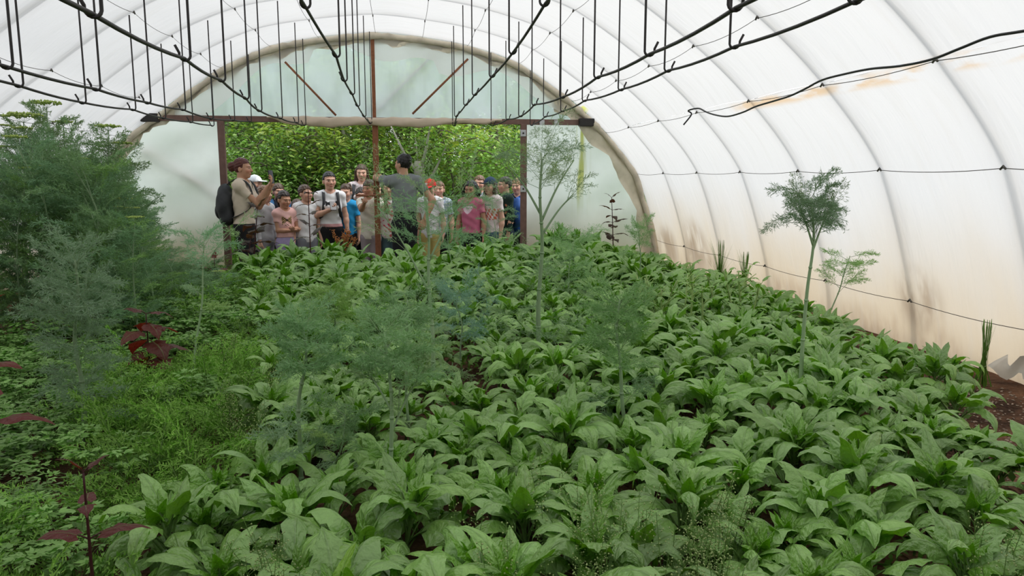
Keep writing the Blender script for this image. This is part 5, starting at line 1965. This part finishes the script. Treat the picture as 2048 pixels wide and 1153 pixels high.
    if cap:
        cf = Field()
        cr = np.array([0.090, 0.107, 0.098]) * kh
        cf.ell(hp(0, 0.014, 0.036), cr, 0.02, RH)
        cf.cut(lambda X, Y_, Z: 0.034 * kh - (cutR[2, 0] * (X - Hc[0]) + cutR[2, 1] * (Y_ - Hc[1]) + cutR[2, 2] * (Z - Hc[2])))
        V, F = cf.mesh(0.006)
        q = (V - Hc) @ RH / kh
        C = np.tile(np.array(cap['c'], float), (len(V), 1))
        if cap.get('front') is not None:
            C[(q[:, 1] < -0.055)] = cap['front']
        if cap.get('badge') is not None:
            C[(q[:, 1] < -0.02) & (((q[:, 0] - cap['bx']) / 0.024) ** 2 + ((q[:, 2] - 0.075) / 0.017) ** 2 < 1)] = cap['badge']
        mb = MB(); mb.add(V, F, col=C); co = mb.build('cap', M_CLOTH, o)
        bf = Field(); bf.ell(hp(0, -0.125, 0.044), np.array([0.070, 0.062, 0.0085]) * kh, 0.01, RH @ rot('x', 0.12))
        V, F = bf.mesh(0.005); mb = MB(); mb.add(V, F, col=cap.get('brim', cap['c'])); mb.build('brim', M_CLOTH, co)
        bt = Field(); bt.ell(hp(0, 0.014, 0.133), np.array([0.010, 0.010, 0.006]) * kh, 0.003, RH)
        V, F = bt.mesh(0.004); mb = MB(); mb.add(V, F, col=cap['c']); mb.build('button', M_CLOTH, co)
    return dict(o=o, s=s, H=H, arms=arm_def, shz=sh_z, hip=hip_z, cz=cz, ly=ly, toW=lambda p: Rz @ np.asarray(p) + np.array([gx, gy, g0]), Rz=Rz, shw=shw, gs=gs)


# ---- prints on the clothes (x across the chest, z up, on the front of the garment)
def fr(V, p):
    return V[:, 0] / p['s'], (V[:, 2] - p['cz']) / p['s'], V[:, 1] < p['ly'] * 0.6 - 0.02

def pat_emblem(V, C, p):                          # two crossing dark arcs
    x, z, f = fr(V, p)
    for q in (1, -1):
        zz = (z - 0.025) * q
        arc = np.abs(np.sqrt((x / 0.092) ** 2 + ((zz - 0.052) / 0.062) ** 2) - 1.0)
        m = f & (arc < 0.26) & (zz < 0.036) & (np.abs(x) < 0.085)
        C[m] = (0.02, 0.02, 0.022)
    return C

def pat_heart(V, C, p):
    x, z, f = fr(V, p)
    a, b = (x + 0.022) / 0.085, (z - 0.012) / 0.085
    m = f & ((a * a + b * b - 0.62) ** 3 - a * a * b ** 3 * 1.3 < 0)
    C[m] = (0.86, 0.66, 0.74)
    return C

def pat_bow(V, C, p):                             # spotted bow with two loops
    x, z, f = fr(V, p)
    for q in (-1, 1):
        a, b = (x * q - 0.048), z - 0.015
        m = f & (np.abs(b) < 0.016 + 0.75 * np.clip(a + 0.048, 0, 0.075)) & (a > -0.046) & (a < 0.036)
        sp = np.sin(x * 190) * np.sin(z * 170 + x * 60) > 0.0
        C[m] = (0.50, 0.33, 0.16); C[m & sp] = (0.05, 0.035, 0.025)
    m = f & (x ** 2 + (z - 0.015) ** 2 < 0.018 ** 2); C[m] = (0.05, 0.035, 0.025)
    m = f & (np.abs(x + 0.01) < 0.04) & (np.abs(z + 0.065) < 0.025) & (np.sin(x * 140 + z * 190) > 0.2); C[m] = (0.12, 0.09, 0.06)
    return C

def spots(colr, freq, thr, seed=0.0):
    def fn(V, C, p):
        x, y, z = V[:, 0] * freq, V[:, 1] * freq, V[:, 2] * freq
        n = np.sin(x * 1.3 + 2 * np.sin(z * 0.9 + seed)) * np.sin(z * 1.25 + 1.7 * np.sin(x * 0.8 + seed)) + 0.4 * np.sin(y * 1.5 + x)
        C[n > thr] = colr
        return C
    return fn

def pat_print(V, C, p):                           # red lettering-like print low on the chest, dark line above
    x, z, f = fr(V, p)
    m = f & (z < 0.0) & (z > -0.17) & (np.sin(x * 120 + z * 30) * np.sin(z * 75 + x * 20) > 0.05)
    C[m] = (0.62, 0.13, 0.08)
    m = f & (np.abs(z - 0.055) < 0.007) & (np.abs(x) < 0.07); C[m] = (0.10, 0.12, 0.22)
    return C

def pat_plaid(V, C, p):
    m = (np.sin(V[:, 0] * 170) > 0.4) | (np.sin(V[:, 2] * 170) > 0.4)
    C[m] = (0.38, 0.46, 0.60)
    return C

def pat_small_text(V, C, p):
    x, z, f = fr(V, p)
    m = f & (np.abs(z - 0.045) < 0.006) & (np.abs(x) < 0.045) & (np.sin(x * 420) > -0.3); C[m] = (0.45, 0.45, 0.46)
    return C

def pat_stripe(V, C, p):
    x, z, f = fr(V, p)
    C[f & (np.abs(x - 0.02) < 0.018)] = (0.70, 0.48, 0.05)
    C[(np.abs(x) > 0.10)] = (0.05, 0.15, 0.32)
    return C


WHITE = (0.78, 0.78, 0.80)
BLACK = (0.014, 0.014, 0.016)
JEANS = (0.055, 0.10, 0.19)
D = radians
P1 = person('woman in a cream t-shirt with a dark backpack, holding up a phone', 483, 320, 8.98, D(82), child=False, female=True, skin='mid', hair='bun', hairc='red',
            shirt=(0.66, 0.56, 0.45), sleeve=0.55, left=(536, 374, -0.14), right=(539, 380, 0.02), polel=(0.2, 0.1, -1), poler=(0, 0.1, -1), curl=0.5, palm=(0.3, -0.2, 0.9), waist=0.14, hem=0.555)
P2 = person('boy in a light grey cap behind the raised arm of the woman with the phone', 509, 351, 10.1, D(55), skin='fair', hairc='brown', shirt=(0.05, 0.09, 0.30), sleeve=1.5, cap=dict(c=(0.52, 0.55, 0.58), front=(0.72, 0.74, 0.76), brim=(0.60, 0.62, 0.64)), yaw=0.1)
P3 = person('child with black hair half hidden behind the elbow of the woman with the phone', 513, 379, 10.0, D(30), hairc='black', hair='short', shirt=(0.06, 0.06, 0.07), tilt=0.1)
P4 = person('boy with cropped hair in a grey long-sleeved top beside the woman with the phone', 527, 374, 9.6, D(62), skin='fair', hair='crop', hairc='light', shirt=(0.46, 0.46, 0.48), sleeve=1.5, trousers=(0.30, 0.30, 0.32))
P5 = person('boy with brown hair in a dark jacket with a yellow stripe', 556, 370, 10.2, D(25), hairc='brown', hair='fringe', shirt=(0.02, 0.025, 0.04), sleeve=1.5, pattern=pat_stripe, skin='fair')
P6 = person('girl in a pale pink t-shirt with a bow print, hands clasped low', 567, 385, 9.5, D(28), female=True, skin='mid', hair='pony', hairc='dark', shirt=(0.76, 0.46, 0.43), sleeve=0.5, pattern=pat_bow, trousers=(0.42, 0.36, 0.58),
            left=(585, 462, -0.10), right=(588, 458, -0.10), tilt=0.20, yaw=0.25, curl=0.5, hem=0.56, waist=0.08)
P7 = person('boy in a plain white t-shirt behind the tall thin orach', 610, 373, 9.62, D(22), hairc='brown', hair='short', shirt=WHITE, sleeve=0.62, yaw=0.5, trousers=(0.25, 0.26, 0.30), girth=1.1)
P8 = person('child with brown hair peeping between the girl in pale pink and the boy in white', 594, 402, 9.9, D(10), hairc='brown', hair='fringe', shirt=(0.10, 0.09, 0.09), tilt=0.25)
P9 = person('woman with black tied hair in a white t-shirt with a dark emblem, wearing a backpack', 658, 347, 9.72, D(12), child=False, female=True, skin='fair', hair='pony', hairc='black', shirt=WHITE, sleeve=0.55, pattern=pat_emblem,
            left=(660, 420, -0.20), polel=(-0.7, 0.3, -1), curl=0.6, palm=(0.2, -0.4, 0.9), band=(0.62, 0.33, 0.34), hem=0.545, waist=0.06, yaw=0.12, girth=1.06)
P10 = person('smiling boy in a bright blue t-shirt beside the woman in white', 692, 371, 10.0, D(-14), skin='fair', hair='curl', hairc='brown', shirt=(0.03, 0.30, 0.60), sleeve=0.6, tilt=0.12)
P11 = person('woman with long brown hair in a white flecked blouse behind the boy at the post', 723, 332, 10.7, D(0), child=False, female=True, skin='fair', hair='long', hairc='brown', shirt=(0.74, 0.66, 0.66), sleeve=1.5, pattern=spots((0.45, 0.22, 0.24), 120, 0.55), tilt=0.1)
P12 = person('small child whose face shows behind the boy holding the cross bar', 722, 378, 10.25, D(5), hairc='dark', hair='fringe', shirt=(0.12, 0.12, 0.14))
P13 = person('boy in a cream t-shirt holding the cross bar with both hands', 738, 363, 9.55, D(-16), skin='mid', hair='fringe', hairc='brown', shirt=(0.72, 0.68, 0.58), sleeve=0.62, trousers=(0.36, 0.31, 0.33), pattern=pat_small_text,
             left=(729, 405, -0.36), right=(771, 402, -0.36), polel=(-0.4, 0.3, -1), poler=(0.4, 0.2, -1), curl=0.85, palm=(0, -0.9, 0.1), yaw=-0.25, tilt=0.08)
P14 = person('girl in a white top with red flowers just right of the gate post', 776, 364, 9.7, D(4), female=True, skin='fair', hair='long', hairc='dark', shirt=(0.80, 0.74, 0.75), sleeve=0.6, pattern=spots((0.62, 0.07, 0.12), 42, 0.52, 1.0), trousers=(0.10, 0.17, 0.20))
P15 = person('child with dark hair mostly hidden behind the gate post', 757, 369, 10.15, D(10), hairc='black', hair='long', shirt=(0.5, 0.42, 0.42))
P16 = person('person seen from behind in a grey t-shirt, dark hair clipped up', 806, 312, 8.98, D(-160), child=False, skin='mid', hair='clip', hairc='black', shirt=(0.20, 0.215, 0.22), sleeve=0.55, trousers=(0.018, 0.019, 0.022),
             right=(764, 356, 0.42), poler=(1.0, 0.0, 0.2), left=(850, 440, -0.05), polel=(-1, 0.5, 0), yaw=0.5, curl=0.5, girth=0.96, hem=0.615, palm=(-0.2, 0.9, -0.3), waist=0.19)
P17 = person('child in a bright red cap to the right of the person in grey', 860, 359, 9.7, D(-18), skin='fair', hairc='brown', shirt=WHITE, sleeve=0.6, cap=dict(c=(0.68, 0.015, 0.03), badge=(0.80, 0.74, 0.76), bx=-0.03), trousers=(0.62, 0.50, 0.18), tilt=0.18)
P18 = person('child in a pale plaid shirt behind the one in the red cap', 878, 366, 10.0, D(-12), skin='fair', hairc='light', hair='short', shirt=(0.66, 0.70, 0.76), pattern=pat_plaid, sleeve=0.7)
P19 = person('girl with a curly black bob in a pink t-shirt with a pale heart', 942, 364, 9.5, D(-26), female=True, skin='tan', hair='bob', hairc='black', shirt=(0.58, 0.16, 0.26), sleeve=0.55, pattern=pat_heart, trousers=BLACK, tilt=0.22, girth=1.08, hem=0.53)
P20 = person('child with brown hair behind the girl in the pink heart t-shirt', 959, 354, 10.1, D(-20), skin='fair', hairc='light', hair='short', shirt=(0.35, 0.42, 0.52))
P21 = person('girl in a navy cap and a white t-shirt with a red print', 981, 355, 9.55, D(-42), female=True, skin='fair', hair='long', hairc='brown', shirt=(0.78, 0.68, 0.68), sleeve=0.6, pattern=pat_print, trousers=JEANS, cap=dict(c=(0.030, 0.055, 0.095), brim=(0.012, 0.014, 0.02)), hem=0.52, girth=1.06)
P22 = person('boy with short dark hair in a dark green top, in profile', 1010, 357, 9.75, D(-72), skin='fair', hair='short', hairc='dark', shirt=(0.018, 0.035, 0.030), sleeve=1.5, trousers=(0.03, 0.04, 0.07), pattern=spots((0.45, 0.18, 0.10), 26, 1.05))
P23 = person('blond child in a blue jacket half hidden by the right doorpost', 1035, 360, 10.0, D(-30), skin='fair', hair='fringe', hairc='blond', shirt=(0.03, 0.10, 0.33), sleeve=1.5)


# ---- things they carry
def phone(label, px, py, Y, R, w=0.036, h=0.075):
    o = empty('smartphone', at(px, py, Y))
    mb = MB(); add_box(mb, (-w, -0.0045, -h), (w, 0.0045, h), M=R, bevel=0.004); mb.build('case', M_HOSE, o, smooth=False)
    mb = MB(); add_box(mb, (-w * 0.92, -0.0055, -h * 0.95), (w * 0.92, -0.0046, h * 0.95), M=R); mb.build('screen', M_SCREEN, o, smooth=False)
    mb = MB(); add_box(mb, (w * 0.35, 0.0046, h * 0.62), (w * 0.85, 0.0066, h * 0.92), M=R, bevel=0.0008); mb.build('camera_bump', M_SCREEN, o, smooth=False)
    tag(o, label, 'phone')

phone('black smartphone held upright by the woman with the dark backpack', 542, 354, 8.86, rot('z', D(58)) @ rot('x', -0.15))
phone('black smartphone held in front of the chest of the woman in white', 666, 412, 9.47, rot('z', D(12)) @ rot('x', -0.8))


def backpack(P, label, w=0.15, h=0.22, d=0.085, dz=0.0, mat=None, strings=False):
    o = link('backpack', None)
    o.location = P['o'].location; o.rotation_euler = P['o'].rotation_euler
    s, zc = P['s'], P['shz'] - 0.19 * P['s'] + dz
    yb = P['ly'] * 0.6 + 0.118 * P['gs'] + d
    f = Field()
    f.ell((0, yb, zc), (w, d, h), 0.04); f.box((0, yb - 0.02, zc - 0.05), (w * 0.92, d * 0.75, h * 0.72), 0.06, 0.05)
    V, F = f.mesh(0.011)
    V = V + 0.006 * np.sin(V[:, [2, 0, 1]] * 34 + V[:, [1, 2, 0]] * 21)
    mb = MB(); mb.add(V, F); b = mb.build('bag', mat or M_PACK, o)
    g = Field(); g.ell((0, yb + d * 0.72, zc - 0.07), (w * 0.72, d * 0.5, h * 0.42), 0.03)
    V, F = g.mesh(0.011); mb = MB(); mb.add(V, F); mb.build('front_pocket', mat or M_PACK, o)
    mb = MB(); add_tube(mb, spline([(-0.03, yb - d * 0.5, zc + h * 0.93), (0, yb - d * 0.5, zc + h * 1.12), (0.03, yb - d * 0.5, zc + h * 0.93)], 5), 0.007, 6); mb.build('loop', M_PACK, o)
    for q in (-1, 1):
        x = q * P['shw'] * 0.62
        pts = [(x * 0.8, yb - d * 0.6, P['shz'] + 0.02 * s), (x, 0.03 + P['ly'], P['shz'] + 0.082 * s), (x * 1.02, -0.095 * P['gs'] + P['ly'], P['shz'] + 0.035 * s), (x * 1.08, -0.150 * P['gs'] + P['ly'], P['shz'] - 0.10 * s),
               (x * 1.3, -0.125 * P['gs'] + P['ly'] * .8, P['shz'] - 0.25 * s), (x * 1.55, 0.0, P['shz'] - 0.33 * s), (x * 1.1, yb - d * 0.4, zc - h * 0.7)]
        c = spline(pts, 6)
        V = []
        for k, pnt in enumerate(c):
            V += [(pnt[0] - 0.020 * s, pnt[1], pnt[2]), (pnt[0] + 0.020 * s, pnt[1], pnt[2]), (pnt[0] + 0.020 * s, pnt[1] + 0.008, pnt[2] - 0.010), (pnt[0] - 0.020 * s, pnt[1] + 0.008, pnt[2] - 0.010)]
        n = len(c); i = np.arange(n - 1)[:, None] * 4; j = np.arange(4)[None, :]
        mb = MB(); mb.add(V, np.stack([i + j, i + (j + 1) % 4, i + 4 + (j + 1) % 4, i + 4 + j], -1).reshape(-1, 4)); mb.build('strap', M_PACK, o)
    tag(o, label, 'backpack')
    return o

backpack(P1, 'dark grey backpack on the back of the woman holding up a phone', 0.155, 0.235, 0.095, -0.03)
backpack(P9, 'black backpack worn by the woman in the white emblem t-shirt', 0.15, 0.22, 0.08)
backpack(P22, 'blue backpack on the boy in dark green at the right doorpost', 0.14, 0.20, 0.08, -0.02, plain('blue_nylon', (0.03, 0.10, 0.34), 0.6, 0.3, 0.2, 25))
# a shoulder bag strap on the woman with long hair
o = link('shoulder_bag', None); o.location = P11['o'].location; o.rotation_euler = P11['o'].rotation_euler
x = -P11['shw'] * 0.75; sh = P11['shz']
c = spline([(x * 1.25, 0.06, sh - 0.30), (x, 0.07, sh), (x, 0.0, sh + 0.075), (x * 1.02, -0.115, sh - 0.03), (x * 1.15, -0.125, sh - 0.18), (x * 1.4, -0.06, sh - 0.42)], 6)
V = []
for pnt in c:
    V += [(pnt[0] - 0.022, pnt[1], pnt[2]), (pnt[0] + 0.022, pnt[1], pnt[2]), (pnt[0] + 0.022, pnt[1] + 0.007, pnt[2] - 0.009), (pnt[0] - 0.022, pnt[1] + 0.007, pnt[2] - 0.009)]
n = len(c); i = np.arange(n - 1)[:, None] * 4; j = np.arange(4)[None, :]
mb = MB(); mb.add(V, np.stack([i + j, i + (j + 1) % 4, i + 4 + (j + 1) % 4, i + 4 + j], -1).reshape(-1, 4)); mb.build('strap', M_PACK, o)
f = Field(); f.box((x * 1.55, 0.0, sh - 0.50), (0.05, 0.12, 0.10), 0.03); V, F = f.mesh(0.012); mb = MB(); mb.add(V, F); mb.build('bag', M_PACK, o)
tag(o, 'dark bag hanging by its strap from the shoulder of the long-haired woman', 'bag')
# a pale jacket tied below the backpack of the woman with the phone
# ------------------------------------------------------------------ trees and bushes outside
M_BARK = plain('bark', (0.13, 0.11, 0.085), 0.9, 0.1, 0.4, 14, bump=0.6)
M_PALEBARK = plain('pale_bark', (0.36, 0.34, 0.29), 0.9, 0.1, 0.45, 9, bump=0.6)
M_LEAF_MID = leaf_mat('tree_leaf_mid', (0.20, 0.34, 0.085), (0.20, 0.42, 0.05), 0.35, 0.5, 0.35, var=0.2)
M_LEAF_LIME = leaf_mat('tree_leaf_lime', (0.31, 0.42, 0.085), (0.33, 0.48, 0.05), 0.38, 0.5, 0.35, var=0.15)
M_LEAF_DARK = leaf_mat('tree_leaf_dark', (0.12, 0.23, 0.065), (0.13, 0.30, 0.04), 0.3, 0.5, 0.35, var=0.2)


def tree_geo(seed, H, cr, trunk_r, nleaf, ll, lw, first=0.25, cone=0.2, drop=0.0):
    rng = R_(seed)
    wood, fol, th = MB(), MB(), Threads()
    p = [(0, 0, -0.1)]
    for q in (0.3, 0.6, 0.85, 1.0):
        p.append((rng.uniform(-.12, .12) * H * 0.4 * q, rng.uniform(-.1, .1) * H * 0.4 * q, H * 0.82 * q))
    T = spline(p, 6)
    add_tube(wood, T, np.linspace(trunk_r, trunk_r * 0.25, len(T)), 8)
    tips = []
    nb = 13
    for k in range(nb):
        u = first + (0.98 - first) * k / (nb - 1)
        x = u * (len(T) - 1); i0 = min(int(x), len(T) - 2)
        o = T[i0] + (T[i0 + 1] - T[i0]) * (x - i0)
        az = k * 2.4 + rng.uniform(-.4, .4)
        L = cr * rng.uniform(0.75, 1.1) * (1 - cone * u)
        el = rng.uniform(0.05, 0.5) + 0.5 * u
        e = o + dirv(az, el) * L
        m = (o + e) / 2 + (0, 0, 0.08 * L + 0.1 * rng.randn())
        B = spline([o, m, e], 5)
        add_tube(wood, B, np.linspace(trunk_r * 0.38 * (1 - 0.5 * u), 0.006, len(B)), 5, False)
        for q in range(5):
            w = 0.25 + 0.75 * q / 4
            x = w * (len(B) - 1); i1 = min(int(x), len(B) - 2)
            c = B[i1] + (B[i1 + 1] - B[i1]) * (x - i1)
            d = dirv(az + rng.uniform(-1.6, 1.6), rng.uniform(-0.5, 0.9)) * L * rng.uniform(0.3, 0.55)
            C = spline([c, c + d * 0.5 + (0, 0, 0.03), c + d - (0, 0, drop)], 4)
            add_tube(wood, C, np.linspace(0.010, 0.003, len(C)), 4, False)
            tips += [C[2], C[4], C[6], C[-1]]
    tips = np.array(tips)
    # leaves grow in sprays around the twigs
    k = rng.randint(len(tips), size=nleaf)
    P = tips[k] + rng.randn(nleaf, 3) * np.array([0.20, 0.20, 0.15])
    az = rng.uniform(0, 6.28, nleaf); el = rng.uniform(-0.9, 0.35, nleaf)
    D_ = np.stack([np.cos(az) * np.cos(el), np.sin(az) * np.cos(el), np.sin(el)], 1) * (ll * rng.uniform(0.6, 1.25, nleaf))[:, None]
    g = rng.uniform(0.6, 1.35, nleaf)
    th.a, th.b = list(P), list(P + D_)
    th.w = list(lw * rng.uniform(0.7, 1.2, nleaf))
    th.c = list(np.stack([g * rng.uniform(0.9, 1.15, nleaf), g, g * 0.9], 1))
    th.flush(fol, rng, flat=0.6)
    return wood, fol


TREES = {}
for nm, a, bark, leaf in (('walnut', (501, 4.2, 1.9, 0.08, 8000, 0.115, 0.023, 0.28), M_BARK, M_LEAF_LIME), ('thicket', (502, 4.0, 1.6, 0.06, 14000, 0.075, 0.015, 0.08), M_BARK, M_LEAF_MID),
                          ('willow', (503, 4.4, 1.9, 0.08, 17000, 0.07, 0.010, 0.08), M_BARK, M_LEAF_MID), ('dark', (504, 4.2, 1.7, 0.07, 13000, 0.08, 0.016, 0.06), M_BARK, M_LEAF_DARK),
                          ('shrub', (505, 1.7, 1.0, 0.03, 5200, 0.075, 0.017, 0.05), M_BARK, M_LEAF_MID)):
    w, f = tree_geo(*a)
    TREES[nm] = (w.mesh('tree_wood', [bark]), f.mesh('tree_foliage', [leaf]))

def plant_tree(kind, px, Y, s, rz, label, name='tree', sz=None, cat='tree', group=None):
    p = at(px, 400, Y)
    z = 0.0 + max(0, Y - 14) * 0.06
    o = empty(name, (p[0], Y, z), rz); o.scale = (s, s, (sz or s) * (1 if kind == 'shrub' else 0.76 if Y < 16 else 0.88))
    link('trunk', TREES[kind][0], o); link('foliage', TREES[kind][1], o)
    tag(o, label, cat, group)

plant_tree('thicket', 470, 13.2, 1.0, 0.4, 'leafy green tree behind the woman with the phone')
plant_tree('dark', 545, 14.6, 1.05, 1.9, 'darker tree with thin stems left of the middle of the doorway')
plant_tree('walnut', 625, 13.4, 0.95, 2.6, 'open tree with yellow-green leaves above the boy in white', sz=0.92)
plant_tree('walnut', 735, 12.6, 1.0, 0.7, 'yellow-green walnut-like tree behind the gate post')
plant_tree('walnut', 820, 13.0, 0.92, 3.7, 'yellow-green tree above the person in grey')
plant_tree('willow', 905, 14.8, 1.0, 2.2, 'fine-leaved green tree right of the middle of the doorway')
plant_tree('willow', 985, 13.6, 1.0, 5.1, 'fine-leaved dense tree above the girl in the navy cap')
bk = 'dark trees at the back of the view through the doorway'
for k, (px, Y, s) in enumerate(((420, 17.0, 1.15), (500, 17.6, 1.1), (585, 17.2, 1.2), (670, 17.8, 1.15), (760, 17.4, 1.1), (850, 17.8, 1.2), (935, 17.3, 1.15), (1020, 17.8, 1.2), (1110, 17.2, 1.15), (320, 17.4, 1.2), (1220, 17.5, 1.2))):
    plant_tree('dark' if k % 3 else 'thicket', px, Y, s, k * 1.3, 'tree in the dark row at the back, seen between the nearer trees', group=bk)
for k, px in enumerate((430, 545, 660, 775, 890, 1005, 1120)):
    plant_tree('dark', px, 20.5, 1.5, k * 2.1, 'tree in the dark row at the back, seen between the nearer trees', sz=0.98, group=bk)
for k, (px, Y, s, lab) in enumerate(((480, 11.8, 1.0, 'low bush behind the boy in the grey cap'), (550, 12.2, 1.1, 'low bush behind the boy with the yellow stripe'), (625, 12.0, 1.0, 'low bush behind the boy in the white t-shirt'),
                                     (795, 12.2, 1.05, 'low bush behind the person in the grey t-shirt'), (905, 12.0, 1.15, 'low dark bush between the red cap and the girl in pink'), (1045, 11.9, 0.85, 'low bush behind the right doorpost'))):
    plant_tree('shrub', px, Y, s, k * 1.7, lab, 'bush', cat='bush')
# pale bare trunk right of the person in grey
b = at(842, 420, 11.6)
rr = R_(61)
o = empty('tree_stump', (b[0], 11.6, 0))
top = at(842, 322, 11.6)[2]
p = spline([(0.02, 0, -0.05), (0.0, 0.03, top * 0.5), (-0.02, 0, top)], 8)
mb = MB(); add_tube(mb, p, np.linspace(0.10, 0.085, len(p)) + 0.008 * rr.randn(len(p)), 12); mb.build('trunk', M_PALEBARK, o)
for k in range(4):
    a = k * 1.7; z = top * (0.75 + 0.06 * k)
    mb = MB(); add_tube(mb, spline([(0, 0, z), (0.2 * cos(a), 0.2 * sin(a), z + 0.25), (0.45 * cos(a), 0.4 * sin(a), z + 0.75)], 5), np.linspace(0.035, 0.01, 11), 6); mb.build('branch', M_PALEBARK, o)
tag(o, 'thick pale bare trunk to the right of the person in grey', 'tree trunk')
for nm, pts, r, mt, lab in (('bare_tree', [(640, 470), (634, 372), (631, 310), (636, 240), (640, 190)], 0.055, M_BARK, 'dark trunk rising behind the boy in the white t-shirt'),
                            ('sapling', [(575, 470), (572, 380), (568, 325), (560, 262)], 0.022, M_BARK, 'thin grey stem behind the girl in pale pink, left one'),
                            ('sapling', [(588, 470), (584, 380), (586, 325), (592, 255)], 0.018, M_BARK, 'thin grey stem behind the girl in pale pink, middle one'),
                            ('sapling', [(602, 470), (600, 380), (604, 320), (618, 262)], 0.018, M_BARK, 'thin grey stem behind the girl in pale pink, right one')):
    q = [at(a, c, 12.3) for a, c in pts]
    q[0][2] = -0.05
    mb = MB(); c = spline([e - q[0] for e in q], 6); add_tube(mb, c, np.linspace(r, r * 0.6, len(c)), 8)
    o = mb.build(nm, mt); o.location = q[0]
    tag(o, lab, 'tree')
# crossing dark branch behind the group
for lab, pts, r in (('leaning dark bare branch between the two women', [(702, 365), (690, 335), (672, 300), (668, 262)], 0.022), ('grey horizontal bare branch left of the gate post', [(570, 322), (606, 326), (640, 318), (676, 308)], 0.014),
                    ('thick leaning grey stem left of the gate post', [(702, 372), (698, 330), (692, 290), (682, 245)], 0.05)):
    q = [at(a, c, 11.9 if r < 0.04 else 12.6) for a, c in pts]
    o0 = q[0]
    mb = MB(); add_tube(mb, spline([c - o0 for c in ([np.array([q[0][0] + 0.05, q[0][1], 0.0])] if r > 0.015 else []) + q], 6), np.linspace(r, r * 0.5, (len(pts) - (0 if r > 0.015 else 1)) * 6 + 1), 7)
    o = mb.build('branch', M_BARK if r < 0.04 else M_PALEBARK); o.location = o0
    tag(o, lab, 'branch')
# long grass on the bank behind the children
rr = R_(62)
n = 9000
X = rr.uniform(-4.2, 5.0, n); Yg = rr.uniform(11.0, 13.5, n)
H = rr.uniform(0.25, 0.85, n); az = rr.uniform(0, 6.28, n); ln = rr.uniform(0, 0.3, n)
mb = MB()
th = Threads()
A = np.stack([X, Yg, np.full(n, 0.0)], 1); Bq = A + np.stack([np.cos(az) * ln, np.sin(az) * ln, H], 1)
g = rr.uniform(0.7, 1.4, n)
th.a, th.b, th.w, th.c = list(A), list(Bq), list(rr.uniform(0.006, 0.014, n)), list(np.stack([g, g, g * .9], 1))
th.flush(mb, rr)
o = mb.build('grass', M_GRASS)
tag(o, 'long bright grass growing behind the group outside the doorway', 'grass', kind='stuff')
